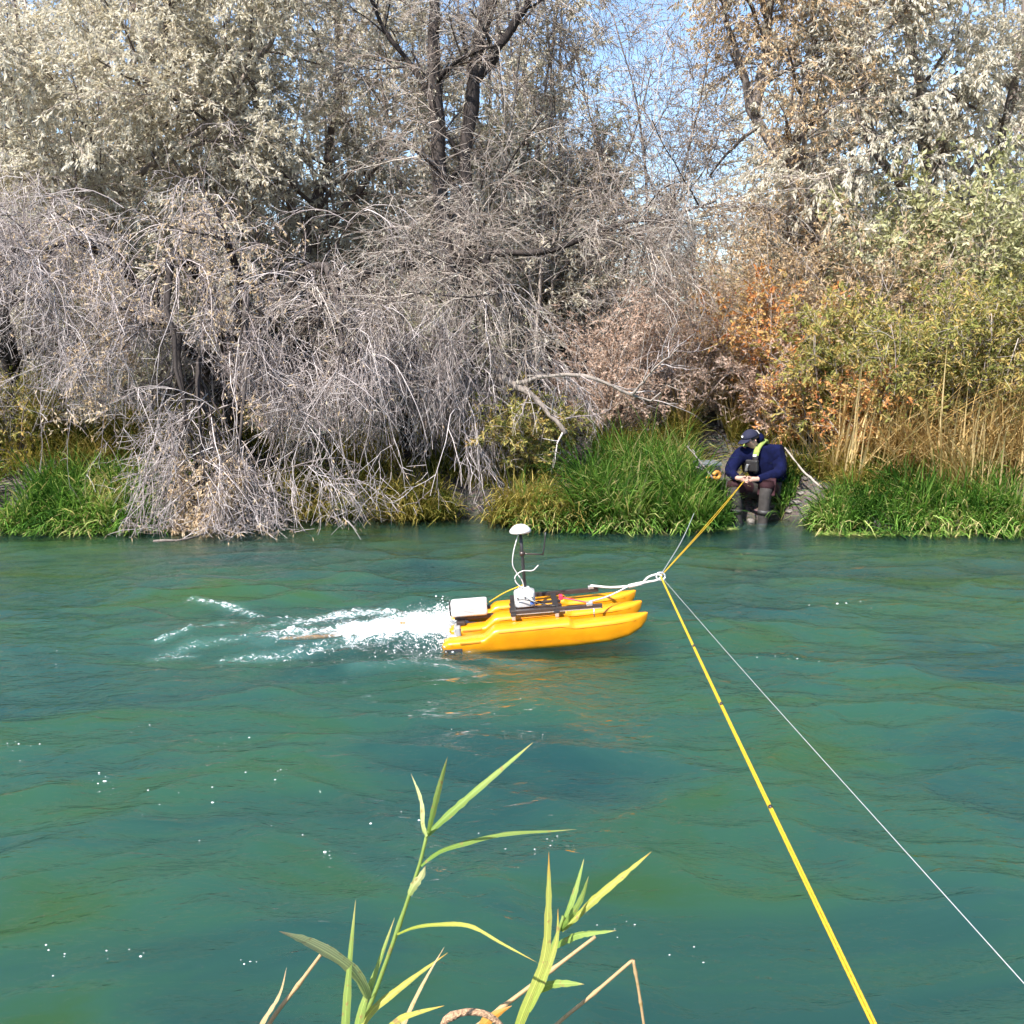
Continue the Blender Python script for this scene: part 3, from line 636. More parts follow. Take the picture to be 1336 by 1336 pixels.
# 9 grass and reeds
def blades(acc, xy, h, lean, width=.009, K=5, hs=.3, bend=1., z=None):
    n = len(xy); zz = ground_z(xy[:, 0], xy[:, 1]) if z is None else z
    p = np.concatenate([xy, zz[:, None]-.02], 1); H = np.clip(h*(1+hs*rng.normal(size=n)), h*.35, h*1.8)
    a = rng.random(n)*6.283; d = nrm(np.stack([np.cos(a)*.35+lean[0], np.sin(a)*.35+lean[1], np.full(n, 1.)], 1))
    out = nrm(d*[1, 1, 0]+1e-4); st = (H/(K-1))[:, None]; P = [p]
    bd = np.abs(rng.normal(bend, .4*bend, n))[:, None]
    for k in range(1, K):
        d = nrm(d+(out*.5+np.array([0, 0, -.9]))*bd*.35*k/K); P.append(P[-1]+d*st)
    P = np.stack(P, 1); P[:, :, 2] = np.maximum(P[:, :, 2], .012)
    s = nrm(np.cross(out, [0, 0, 1.])+rng.normal(size=(n, 3))*.35)
    w = width*rng.uniform(.6, 1.4, n)[:, None, None]*np.array([.7, 1., .85, .55, .05] if K == 5 else np.linspace(1, .05, K))[None, :, None]
    V = np.stack([P-s[:, None]*w, P+s[:, None]*w], 2)
    i = np.arange(n)[:, None]*K*2; k = np.arange(K-1)[None]*2
    q = np.stack([i+k, i+k+1, i+k+3, i+k+2], -1).reshape(-1, 4)
    c = np.clip(.45+.5*noise(xy[:, 0]*1.6, xy[:, 1]*1.6, 31)+.32*rng.normal(size=n), 0, 1)
    acc.add(V, q, None, np.repeat(c, K*2))
def scatter(x0, x1, d0, d1, n, mask=None):
    x = rng.uniform(x0, x1, n); y = shore(x)+rng.uniform(d0, d1, n)
    k = noise(x*1.1, y*1.3, 41)+.55*rng.random(n) > .12
    # keep the trodden path and the seat clear
    pc = np.interp(y, [12.5, 14.0, 14.8, 17], [3.28, 3.28, 2.9, 3.2]); k &= ~((np.abs(x-pc) < np.where(y < 14.2, .33, .30)))
    if mask is not None: k &= mask(x, y)
    k &= ~((x > 2.35) & (x < 3.2) & (y < 14.) & (rng.random(n) < .55))
    return np.stack([x, y], 1)[k]
wa = Acc()
for u0, u1, v, dep, cnt in ((700, 780, 683, .10, 500), (1070, 1250, 696, .07, 900), (290, 430, 673, .10, 500), (880, 960, 690, .05, 150), (1250, 1336, 694, .05, 250), (20, 190, 693, .06, 400)):
    c0, c1 = px(u0, v, z=.006), px(u1, v, z=.006); t = rng.random(cnt)[:, None]; c = c0+(c1-c0)*t+np.stack([rng.normal(0, .06, cnt), rng.normal(0, dep, cnt), rng.random(cnt)*.012], 1)
    a_ = rng.normal(0, .7, cnt); dv = np.stack([np.cos(a_), np.sin(a_), rng.normal(0, .12, cnt)], 1); sv = np.stack([-np.sin(a_), np.cos(a_), rng.normal(0, .15, cnt)], 1); Lw = rng.uniform(.03, .12, (cnt, 1)); ww = rng.uniform(.003, .010, (cnt, 1))
    wa.add(np.stack([c-dv*Lw, c+sv*ww, c+dv*Lw, c-sv*ww], 1), np.arange(cnt*4).reshape(-1, 4), None, np.repeat(.55+.45*rng.random(cnt), 4))
tag(wa.build('floating_weed', M['grass'], smooth=False), 'thin mats of yellow green weed floating along the far water edge', 'weed', kind='stuff')
def grass_patch(name, label, parts, m):
    a = Acc()
    for xy, h, lean, kw in parts: blades(a, xy, h, lean, **kw)
    return tag(a.build(name, M[m], smooth=True), label, 'grass', kind='stuff')
grass_patch('bank_grass', 'bright green grass at the far left water edge', [
    (scatter(-8.4, -4.2, -.12, .9, 8500), .55, (.25, -.4), dict(bend=1.2)), (scatter(-8, -4, -.2, .1, 1500), .5, (.1, -.8), dict(bend=2.)), (scatter(-5.4, -3.9, -.15, .3, 1200), .35, (-.2, -.4), {})], 'grass')
grass_patch('bank_grass', 'tall deep green grass left of the seated person', [
    (scatter(.9, 2.5, -.1, 1.3, 6500), .75, (-.15, -.4), dict(bend=1.1)), (scatter(2.3, 3.0, -.1, .9, 1800), .42, (-.3, -.4), dict(bend=1.1)), (scatter(.1, 2.85, -.15, .35, 2500), .4, (.1, -.5), {}), (scatter(.1, 3., -.2, .1, 1300), .5, (-.1, -.8), dict(bend=2.))], 'grass')
grass_patch('bank_grass', 'low bright green grass right of the seated person', [
    (scatter(3.4, 8, -.12, .65, 9000), .40, (-.25, -.4), dict(bend=1.2)), (scatter(5.0, 8, .1, .9, 2500), .6, (-.35, -.3), {}), (scatter(3.5, 8, -.2, .1, 2200), .5, (-.2, -.8), dict(bend=2.)), (scatter(3.55, 4.1, -.15, .8, 2600), .30, (-.3, -.5), dict(bend=1.5))], 'grass')
grass_patch('shaded_grass', 'sparse dull grass on the dark bank beneath the drooping twigs', [
    (scatter(-4.2, .6, -.1, 2.4, 6000), .4, (.1, -.3), {}), (scatter(-3.8, 1.0, -.18, .35, 4000), .55, (.05, -.6), dict(bend=1.6))], 'olivegrass')
grass_patch('yellow_grass', 'yellow straw coloured grass tumbling down the bank right of the person', [
    (scatter(3.4, 6.2, .5, 1.9, 6500), .42, (-.2, -.5), dict(bend=1.6)), (scatter(1.2, 2.8, 1.1, 2.4, 3000), .5, (.1, -.4), dict(bend=1.4)),
    (scatter(-9, -4.2, .7, 3.2, 6500), .5, (.2, -.4), dict(bend=1.4)), (scatter(2.4, 4.2, 1.9, 3.2, 2500), .5, (.0, -.3), {})], 'olivegrass')
grass_patch('dry_reeds', 'tall dry tan reeds slanting across the right edge of the bank', [
    (scatter(5.4, 8.6, .55, 1.6, 1100), 1.15, (-.6, -.25), dict(width=.013, bend=.7)), (scatter(4.4, 8.4, .7, 2.0, 900), 1.25, (.3, -.2), dict(width=.011, bend=.6)), (scatter(5.2, 8.4, .4, 1.2, 300), 1.3, (-.4, -.1), dict(width=.010, bend=.7)), (scatter(4.0, 8.4, 1.0, 2.8, 1100), .95, (-.2, -.3), dict(width=.009, bend=.9)),
    (scatter(2.6, 4.0, 2.4, 3.6, 1500), .9, (0, -.1), dict(bend=.4))], 'drygrass')

# ------------------------------------------------------------------ survey boat
M['yellow'] = plain('yellow_polyethylene', (.66, .25, .003), .36, nscale=7, var=.13, bump=.12, coat=.15)
M['yellow_in'] = plain('orange_recess', (.72, .22, .01), .5, nscale=9)
M['black'] = plain('black_plastic', (.022, .02, .02), .45, nscale=20)
M['bronze'] = plain('dark_anodised_rail', (.06, .045, .04), .35, metal=.4, nscale=25)
M['steel'] = plain('brushed_steel', (.55, .54, .53), .35, metal=.8, nscale=60)
M['white'] = plain('white_plastic', (.54, .525, .51), .45, nscale=15, var=.04)
M['greyband'] = plain('grey_webbing', (.26, .25, .24), .7, nscale=80)
M['red'] = plain('red_tape', (.75, .03, .08), .5)
M['print'] = plain('grey_print', (.4, .39, .38), .6)
M['whiterope'] = plain('white_braid', (.55, .52, .5), .75, nscale=120, var=.2, bump=.5)
M['yellowrope'] = plain('yellow_braid', (.52, .33, .012), .75, nscale=160, var=.3, bump=.6)
M['greyline'] = plain('pale_grey_line', (.36, .38, .37), .6, nscale=90)
M['orangefab'] = plain('orange_fabric', (.52, .2, .06), .6, nscale=25, var=.4)

PT = math.radians(4.6)
boat = empty('survey_boat', (BX, BY, -.05), (0, -PT, math.radians(.8)))
tag(boat, 'yellow three hulled survey boat with mast and white boxes being towed on the river', 'boat')
def to_boat(p):   # boat local -> world
    return np.array(Matrix.Translation((BX, BY, -.05)) @ Matrix.Rotation(math.radians(.8), 4, 'Z') @ Matrix.Rotation(-PT, 4, 'Y') @ Vector(p))
def bbox(name, size, loc, m, parent, bev=.004, seg=2, rot=(0, 0, 0)):
    bm = bmesh.new(); bmesh.ops.create_cube(bm, size=1)
    for v in bm.verts: v.co = Vector((v.co.x*size[0], v.co.y*size[1], v.co.z*size[2]))
    if bev: bmesh.ops.bevel(bm, geom=bm.edges[:], offset=bev, segments=seg, affect='EDGES', profile=.5)
    me = bpy.data.meshes.new(name); bm.to_mesh(me); bm.free(); me.materials.append(m)
    o = bpy.data.objects.new(name, me); COL.objects.link(o); o.parent = parent; o.location = loc; o.rotation_euler = rot
    return o
def pipe(name, pts, r, m, parent=None, n=None, sides=8):
    n = n or max(2, len(pts)*6 if len(pts) > 2 else 2)
    p = resample(pts, n); a = Acc(); tubes(a, p, np.broadcast_to(r, n), sides); return a.build(name, m, parent)
def loft(acc, rings, capped=True):
    R = np.array(rings); n, k, _ = R.shape; i = np.arange(n-1)[:, None]*k; j = np.arange(k)[None]; j2 = (j+1) % k
    q = np.stack([i+j, i+j2, i+k+j2, i+k+j], -1).reshape(-1, 4)
    base = acc.n; acc.add(R, q)
    if capped:
        for e, rv in ((0, True), (n-1, False)):
            c = R[e].mean(0); acc.add(np.vstack([c, R[e]]), None, [(0, 1+s, 1+(s+1) % k) if not rv else (0, 1+(s+1) % k, 1+s) for s in range(k)])
HX = [0, .012, .05, .31, .33, .40, .43, .98, .99, 1.01, 1.03, 1.30, 1.45, 1.54, 1.585, 1.60]
HT = [.09, .115, .128, .135, .14, .198, .207, .218, .218, .196, .192, .200, .207, .213, .217, .213]
HB = [.05, .02, .0, .0, .0, .0, .0, .0, .0, .0, .0, .012, .045, .095, .15, .195]
HW = [.05, .075, .09, .098, .098, .098, .098, .098, .098, .094, .093, .086, .07, .045, .02, .008]
th = np.linspace(0, 2*math.pi, 28, endpoint=False)
def hull_mesh():
    xs = np.unique(np.r_[HX, np.linspace(0, 1.6, 40)]); rings = []
    for x in xs:
        t, bo, w = np.interp(x, HX, HT), np.interp(x, HX, HB), np.interp(x, HX, HW)
        c, hh = (t+bo)/2, (t-bo)/2; e = 2/4.2
        z = c+hh*np.sign(np.sin(th))*np.abs(np.sin(th))**e; k = (z-bo)/(2*hh+1e-6)
        y = w*np.sign(np.cos(th))*np.abs(np.cos(th))**e*(.62+.38*np.clip(k*1.25, 0, 1))
        rings.append(np.stack([np.full_like(y, x), y, z], 1))
    return rings
for k, yo in enumerate((-.36, 0, .36)):
    a = Acc(); loft(a, hull_mesh()); h = a.build('hull', M['yellow'], boat); h.location = (0.0 if k else -.005, yo, 0)
    bbox('stern_plate', (.14, .008, .045), (.085, -.0985, .050), M['black'], h, .003)
    pipe('stern_bolt', [(.08, -.101, .05), (.08, -.108, .05)], .012, M['steel'], h, 2)
    for sd in (-1, 1): pipe('seam', [(x_, sd*(np.interp(x_, HX, HW)*.985+.001), np.interp(x_, HX, HT)-.036) for x_ in np.linspace(.44, 1.5, 12)], .0022, M['yellow'], h, 40, 5)
    s = bbox('handle_recess', (.16, .02, .022), (.22, -.0885, .112), M['yellow_in'], h, .008)
    if k == 1: bbox('strap', (.055, .206, .14), (.10, 0, .072), M['greyband'], h, .012)
    if k == 2: bbox('rear_latch', (.06, .1, .02), (.10, -.02, .140), M['black'], h, .004)
rn = bbox('rail', (.72, .034, .034), (.90, -.235, .262), M['bronze'], boat, .003, rot=(0, 0, 0))
bbox('rail_edge', (.70, .004, .006), (0, -.0185, -.012), M['steel'], rn, 0)
bbox('rail', (.70, .034, .034), (.93, .30, .262), M['bronze'], boat, .003)
for x in (.56, .90):
    bbox('rail_foot', (.03, .03, .045), (x, -.262, .232), M['steel'], boat, .004)
    bbox('crossbar', (.045, .62, .022), (x, .03, .252), M['black'], boat, .003)
for y in (-.12, -.04, .10): bbox('deck_bar', (.42, .022, .022), (.74, y, .2435), M['black'] if y != -.04 else M['bronze'], boat, .003)
bbox('stern_bar', (.07, .30, .03), (.13, .12, .152), M['bronze'], boat, .004)
bbox('case_rail', (.50, .05, .026), (.33, .06, .180), M['bronze'], boat, .003)
# white instrument case, lying on the stern rail
a = Acc(); rings = []
for x, s in ((.06, .88), (.067, .97), (.08, 1), (.33, 1), (.343, .97), (.35, .9)):
    y = .073*s*np.sign(np.cos(th))*np.abs(np.cos(th))**.32; z = .064*s*np.sign(np.sin(th))*np.abs(np.sin(th))**.32
    rings.append(np.stack([np.full_like(y, x), y+.06, z+.262], 1))
loft(a, rings); case = a.build('instrument_case', M['white'], boat)
bbox('end_cap', (.018, .12, .1), (.053, .06, .262), M['black'], case, .006)
bbox('connector', (.03, .03, .03), (.364, .06, .25), M['black'], case, .006)
for x, w, z in ((.2, .12, .262), (.19, .08, .250), (.20, .10, .238)): bbox('label_print', (w, .0012, .003), (x, -.0156, z), M['print'], case, 0)
# white radio box and mast
a = Acc(); rings = []
for z, s in ((.255, .96), (.26, 1), (.36, 1), (.372, .95), (.385, .62), (.40, .5)):
    x = .085*s*np.sign(np.cos(th))*np.abs(np.cos(th))**.55; y = .085*s*np.sign(np.sin(th))*np.abs(np.sin(th))**.55
    rings.append(np.stack([x+.66, y+.02, np.full_like(x, z)], 1))
loft(a, rings); rb_ = a.build('radio_box', M['white'], boat)
for x in (.60, .66, .72): pipe('lid_screw', [(x, -.067, .34), (x, -.074, .34)], .008, M['steel'], rb_, 2)
bbox('blue_sticker', (.03, .0015, .02), (.715, -.0665, .285), plain('blue_print', (.05, .12, .4)), rb_, 0)
pipe('mast', [(.668, .03, .39), (.668, .03, .845)], .014, M['black'], boat, 4, 10)
pipe('mast_collar', [(.668, .03, .66), (.668, .03, .69)], .024, M['bronze'], boat, 2, 10)
a = Acc(); rings = []
for z, r_ in ((.842, .05), (.846, .082), (.856, .088), (.872, .084), (.895, .062), (.908, .042), (.914, .02)):
    rings.append(np.stack([r_*np.cos(th)+.668, r_*np.sin(th)+.03, np.full_like(th, z)], 1))
loft(a, rings); dome = a.build('antenna_dome', M['white'], boat)
a = Acc(); loft(a, [np.stack([r_*np.cos(th)+.668, r_*np.sin(th)+.03, np.full_like(th, z)], 1) for z, r_ in ((.8395, .04), (.8415, .076))]); a.build('dome_base', M['greyband'], dome)
pipe('whip_arm', [(.655, .03, .676), (.83, .02, .656)], .006, M['bronze'], boat, 4)
pipe('whip_antenna', [(.832, .02, .648), (.852, .02, .74), (.868, .02, .835)], .0065, M['black'], boat, 6)
pipe('cable', [(.655, .02, .84), (.635, .01, .80), (.60, -.01, .70), (.585, -.01, .6), (.61, .0, .53), (.65, .0, .46), (.66, .01, .40)], .0045, M['whiterope'], boat)
pipe('cable', [(.79, -.02, .58), (.74, -.02, .54), (.66, -.03, .545), (.60, -.04, .51), (.60, -.04, .46), (.65, -.03, .40)], .0045, M['whiterope'], boat)
pipe('cable', [(.64, -.05, .36), (.74, -.10, .30), (.86, -.13, .268)], .004, M['greyline'], boat)
pipe('cable', [(.60, -.075, .32), (.66, -.1, .325), (.78, -.12, .29), (.9, -.16, .27)], .004, M['black'], boat)
pipe('guy_line', [(.655, .02, .42), (.50, .05, .36), (.37, .08, .285)], .005, M['yellowrope'], boat)
bbox('red_tape', (.03, .05, .04), (.955, .12, .268), M['red'], boat, .005)
pipe('red_cord', [(.96, .12, .262), (1.06, .08, .245), (1.2, .05, .212)], .006, M['red'], boat)
for x, y in ((1.16, -.235), (1.22, .30)): bbox('tow_eye', (.05, .05, .03), (x, y, .286), M['steel'], boat, .006)
pipe('deck_post', [(1.19, -.26, .18), (1.19, -.26, .25)], .005, M['steel'], boat, 2)

# bridle, ring and ropes
RING = px(862, 752, 8.06)
knot = to_boat((1.78, .06, .33)); eyeN = to_boat((1.16, -.235, .30)); eyeF = to_boat((1.22, .30, .30))
br = empty('tow_bridle', tuple(knot)); tag(br, 'white rope bridle joining the bow of the yellow boat to the tow ring', 'rope')
def loc(pts, o): return [np.asarray(p)-np.array(o.location) for p in pts]
kn = knot*.35+RING*.65+np.array([-.06, 0, 0]); kn = px(820, 765, 8.1)
pipe('strand', loc([eyeF, (eyeF+kn)/2+[0, 0, -.012], kn], br), .010, M['whiterope'], br)
pipe('strand', loc([eyeN, (eyeN+kn)/2+[0, 0, -.015], kn], br), .007, M['whiterope'], br)
pipe('strand', loc([kn, px(838, 761, 8.08)], br), .017, M['whiterope'], br, 4)
pipe('loop', loc([px(838, 761, 8.08), px(846, 753, 8.06), px(857, 749.5, 8.06), px(863, 752, 8.06), px(857, 757, 8.05), px(846, 759, 8.05), px(838, 761, 8.08)], br), .009, M['whiterope'], br, 40)
a = Acc(); an = np.linspace(0, 2*math.pi, 25); ring = RING+np.stack([.035*np.cos(an), .01*np.sin(an), .03*np.sin(an)], 1); tubes(a, ring-RING, np.full(25, .008), 8)
o = a.build('tow_ring', M['steel']); o.location = RING; tag(o, 'small steel ring where the ropes meet in front of the boat', 'ring')
HAND = np.array(Matrix.Translation((3.50, 13.9, .328)) @ Matrix.Rotation(math.radians(-13), 4, 'Z') @ Vector((-.30*1.065, -.55*1.065, .225*1.065)))
near = px(1140, 1336, 2.25); end = RING+(near-RING)*1.32; end[2] = max(end[2], gz(end[0], end[1])+.02)
ro = empty('tow_rope', tuple(RING)); tag(ro, 'thick yellow doubled rope from the near bank through the ring to the seated person', 'rope')
for s in (-1, 1):
    off = np.array([.0036*s, 0, .0018*s]); o2 = np.array([.013*s, 0, .006*s])
    A = resample([end+off, near+off, near*.5+RING*.5+off*.9+[0, 0, -.006], RING+off*.6], 50)
    Bq = resample([RING+off*.6, RING*.5+HAND*.5+o2*1.4+[0, 0, -.02], HAND+off], 30)
    a = Acc(); p = np.vstack([A, Bq[1:]])-RING; tubes(a, p, np.full(len(p), .0042), 7); a.build('strand', M['yellowrope'], ro)
for t_ in (.22, .43, .62):
    c_ = near+(RING-near)*t_-RING; d_ = nrm(RING-near)
    pipe('binding', [c_-d_*.008, c_+d_*.008], .0086, M['black'], ro, 2, 8)
wl_n = px(1336, 1283, 2.45); wl_e = RING+(wl_n-RING)*1.35; wl_e[2] = max(wl_e[2], gz(wl_e[0], wl_e[1])+.02)
gl_e = px(908, 664, 13.15)
o = pipe('guide_line', loc([wl_e, wl_n, wl_n*.5+RING*.5+[0, 0, -.01], RING+[.01, 0, -.01]], empty('tmp', tuple(RING))), .0016, M['greyline'], None, 40, 6); bpy.data.objects.remove(bpy.data.objects['tmp'])
o.location = RING; tag(o, 'thin white line running from the ring to the lower right corner', 'line')
o = pipe('guide_line', [(0, 0, .01), (gl_e-RING)*.5+[0, 0, -.05], gl_e-RING], .0042, M['greyline'], None, 20, 6)
o.location = RING; tag(o, 'thin grey green line running from the ring to the far bank grass', 'line')
# orange streamer dragging in the wake
p = resample([px(365, 833, z=-.01), px(400, 832, z=.032), px(440, 829, z=.034), px(485, 824, z=.062), px(521, 814, z=.12), px(545, 818, z=.06)], 40)
a = Acc(); tubes(a, p, .019*np.interp(np.linspace(0, 1, 40), [0, .15, .6, .9, 1], [.5, 1.1, .75, 1, .6]), 8); v0 = p[0]
o = a.build('trailing_float', M['orangefab'], local=v0); o.location = v0; tag(o, 'long orange strip dragging in the white wake behind the boat', 'streamer')

# ------------------------------------------------------------------ the seated person
M['skin'] = plain('skin', (.46, .26, .20), .5, nscale=20, var=.08)
M['navy'] = plain('navy_jacket', (.003, .0045, .026), .95, spec=.12, nscale=18, var=.35, bump=.5)
M['navycap'] = plain('navy_cap', (.005, .006, .025), .85, nscale=30)
M['wader'] = plain('grey_wader', (.045, .04, .038), .9, spec=.15, nscale=14, var=.25, bump=.5)
M['maroon'] = plain('maroon_wader_front', (.030, .012, .015), .8, spec=.15, nscale=14, var=.3, bump=.4)
M['neon'] = plain('neon_vest', (.20, .26, .055), .85, nscale=25, var=.25)
M['hair'] = plain('dark_hair', (.02, .015, .012), .7, nscale=60)
M['boot'] = plain('dark_boot', (.03, .028, .028), .6)
PLOC, PROT, PSC = (3.50, 13.9, .328), math.radians(-13), 1.065
person = empty('person', PLOC, (0, 0, PROT)); person.scale = (PSC,)*3; PO = np.array([3.2, 13.05, .45])
tag(person, 'person in navy cap and jacket and neon vest seated on the bank holding rope', 'person')
def skin(name, pts, edges, m, parent, root=0, sub=2):
    me = bpy.data.meshes.new(name+'_cage'); me.from_pydata([tuple(np.array(p[:3])-PO) for p in pts], edges, []); me.update()
    o = bpy.data.objects.new(name+'_cage', me); COL.objects.link(o)
    o.modifiers.new('skin', 'SKIN'); sd = o.modifiers.new('sub', 'SUBSURF'); sd.levels = sub; sd.render_levels = sub
    for i, p in enumerate(pts):
        d = me.skin_vertices[0].data[i]; d.radius = (p[3], p[4] if len(p) > 4 else p[3]); d.use_root = (i == root)
    dg = bpy.context.evaluated_depsgraph_get(); dg.update(); ev = bpy.data.meshes.new_from_object(o.evaluated_get(dg))
    bpy.data.objects.remove(o); ev.name = name; ev.materials.clear(); ev.materials.append(m)
    ev.polygons.foreach_set('use_smooth', [True]*len(ev.polygons))
    r = bpy.data.objects.new(name, ev); COL.objects.link(r); r.parent = parent; return r
F = nrm(np.array([-.72, -.63, -.30])); S_ = nrm(np.cross(F, [0, 0, 1.])); U_ = np.cross(S_, F)     # head axes: S_ to the person's right
HC = np.array([2.955, 12.785, 1.15])
def hd(f, s, u): return HC+F*f+S_*s+U_*u
B = [(3.20, 13.05, .50, .12), (3.15, 13.0, .70, .13), (3.09, 12.93, .92, .13), (3.04, 12.87, 1.04, .065), (*hd(-.015, 0, -.06), .058), (*hd(.005, 0, .0), .078), (*hd(-.01, 0, .06), .082),
     (*hd(.07, 0, -.045), .042), (*hd(.098, 0, .0), .014),
     (3.30, 12.97, 1.0, .05), (3.33, 12.80, .75, .03), (3.08, 12.58, .69, .036),
     (2.86, 12.87, 1.0, .05), (2.72, 12.70, .76, .03), (2.81, 12.53, .70, .034),
     (3.27, 13.02, .47, .04), (3.17, 12.62, .57, .022), (3.14, 12.62, .12, .03), (3.10, 12.52, .04, .02),
     (3.10, 13.0, .47, .04), (2.77, 12.64, .57, .022), (2.84, 12.64, .12, .03), (2.79, 12.55, .04, .02),
     (2.99, 12.53, .685, .03, .045), (2.87, 12.49, .69, .03, .045)]
E = [(0, 1), (1, 2), (2, 3), (3, 4), (4, 5), (5, 6), (5, 7), (5, 8), (2, 9), (9, 10), (10, 11), (2, 12), (12, 13), (13, 14), (0, 15), (15, 16), (16, 17), (17, 18), (0, 19), (19, 20), (20, 21), (21, 22), (11, 23), (14, 24)]
def fingers(b, d, side, base_i):
    for k in range(4):
        o0 = np.array(b)+np.array([0, 0, .028-.018*k])+np.array(d)*.02; L = [.075, .085, .08, .062][k]
        p1 = o0+np.array(d)*L*.5+np.array([0, -.012, -.004]); p2 = p1+np.array(side)*L*.5
        B.append((*o0, .0105)); B.append((*p1, .0100)); B.append((*p2, .0085)); n = len(B)
        E.extend([(base_i, n-3), (n-3, n-2), (n-2, n-1)])
    o0 = np.array(b)+np.array([0, -.01, .035]); p1 = o0+np.array(d)*.035+np.array([0, -.02, .01])
    B.append((*o0, .012)); B.append((*p1, .010)); n = len(B); E.extend([(base_i, n-2), (n-2, n-1)])
fingers((2.965, 12.515, .685), (-1, -.15, 0), (-.6, .5, -.5), 23)
fingers((2.885, 12.48, .69), (.9, -.2, 0), (.4, .6, -.6), 24)
skin('body', B, E, M['skin'], person)
jk = skin('jacket', [(3.19, 13.03, .58, .165), (3.15, 12.99, .74, .175), (3.09, 12.93, .93, .165), (3.05, 12.89, 1.05, .095), (3.035, 12.875, 1.085, .088),
    (3.305, 12.97, 1.0, .112), (3.345, 12.80, .75, .088), (3.08, 12.58, .69, .055), (3.06, 12.57, .69, .05), (2.85, 12.87, 1.0, .112), (2.71, 12.70, .76, .085), (2.80, 12.545, .705, .052), (2.81, 12.53, .70, .048)],
    [(0, 1), (1, 2), (2, 3), (3, 4), (2, 5), (5, 6), (6, 7), (7, 8), (2, 9), (9, 10), (10, 11), (11, 12)], M['navy'], person, 1)
hood = skin('hood', [(*hd(-.13, .02, -.02), .06), (*hd(-.155, .03, .06), .055), (*hd(-.12, .10, -.04), .05), (*hd(-.12, -.08, -.04), .05)], [(0, 1), (0, 2), (0, 3)], M['navy'], jk)
pipe('hood_trim', [hd(-.10, .10, .02)-PO, hd(-.11, .06, .06)-PO, hd(-.125, 0, .085)-PO, hd(-.11, -.06, .05)-PO], .007, M['greyband'], hood)
wd = skin('waders', [(3.20, 13.06, .50, .175), (3.19, 13.03, .64, .165), (3.29, 13.02, .47, .125), (3.17, 12.585, .595, .088), (3.16, 12.60, .50, .083), (3.15, 12.61, .30, .078), (3.14, 12.61, .10, .066), (3.09, 12.50, .03, .055),
    (3.08, 13.0, .47, .125), (2.76, 12.61, .595, .088), (2.78, 12.62, .50, .083), (2.82, 12.63, .30, .078), (2.84, 12.63, .10, .066), (2.78, 12.53, .03, .055)],
    [(0, 1), (0, 2), (2, 3), (3, 4), (4, 5), (5, 6), (6, 7), (0, 8), (8, 9), (9, 10), (10, 11), (11, 12), (12, 13)], M['wader'], person, 0)
skin('thigh_panel', [(3.25, 12.86, .525, .118), (3.20, 12.70, .575, .108), (3.172, 12.60, .598, .100), (3.168, 12.592, .54, .094)], [(0, 1), (1, 2), (2, 3)], M['maroon'], wd, 1)
skin('thigh_panel', [(2.98, 12.88, .51, .118), (2.86, 12.74, .565, .108), (2.765, 12.62, .60, .100), (2.772, 12.61, .54, .094)], [(0, 1), (1, 2), (2, 3)], M['maroon'], wd, 1)
for x, y in ((3.153, 12.607), (2.812, 12.627)): pipe('knee_strap', [(x-PO[0], y-PO[1], .30-PO[2]), (x-PO[0]-.002, y-PO[1], .25-PO[2])], .082, M['boot'], wd, 2, 14)
for p0, p1 in (((3.14, 12.61, .14), (3.09, 12.49, .035)), ((2.84, 12.63, .14), (2.78, 12.52, .035))):
    skin('boot', [(*p0, .075), (p0[0], p0[1], .05, .078), (*p1, .06)], [(0, 1), (1, 2)], M['boot'], wd, 1)
# vest
CF = nrm(np.array([-.5, -.86, 0])); CS = np.array([.86, -.5, 0])
vest = empty('vest', (0, 0, 0)); vest.parent = person
vv = None
for s in (-1, 1):
    c = np.array([3.09, 12.93, 0])
    L1 = lambda k_: CS*(k_*s-.05)
    pth = [c-CF*.13+L1(.07)+[0, 0, 1.06], c-CF*.02+L1(.095)+[0, 0, 1.135], c+CF*.14+L1(.09)+[0, 0, 1.06], c+CF*.19+L1(.085)+[0, 0, .95], c+CF*.18+L1(.08)+[0, 0, .84], c+CF*.155+L1(.075)+[0, 0, .74]]
    p = resample(np.array(pth)-PO, 24); a = Acc()
    rings = []
    T = nrm(np.gradient(p, axis=0))
    for i in range(24):
        n_ = nrm(np.cross(T[i], CS)); an = np.linspace(0, 2*math.pi, 12, endpoint=False)
        w_ = np.interp(i/23, [0, .3, .6, 1], [.028, .038, .042, .032])
        rings.append(p[i]+CS*np.cos(an)[:, None]*w_+n_*np.sin(an)[:, None]*.024)
    loft(a, rings[:16] if True else rings); o = a.build('neon_strap', M['neon'], vest)
    a = Acc(); loft(a, rings[15:]); a.build('lower_strap', M['black'], vest)
    bbox('buckle', (.05, .02, .03), tuple(p[15]+CF*.022), M['white'], vest, .005, rot=(0, 0, math.atan2(CS[1], CS[0])))
bbox('chest_pack', (.17, .06, .15), tuple(np.array([3.09, 12.93, .835])+CF*.20-PO), M['black'], vest, .02, 3, rot=(.15, 0, math.atan2(CS[1], CS[0])))
bbox('radio', (.035, .03, .09), tuple(np.array([3.09, 12.93, .81])+CF*.242+CS*-.05-PO), M['steel'], vest, .008, rot=(.15, .3, math.atan2(CS[1], CS[0])))
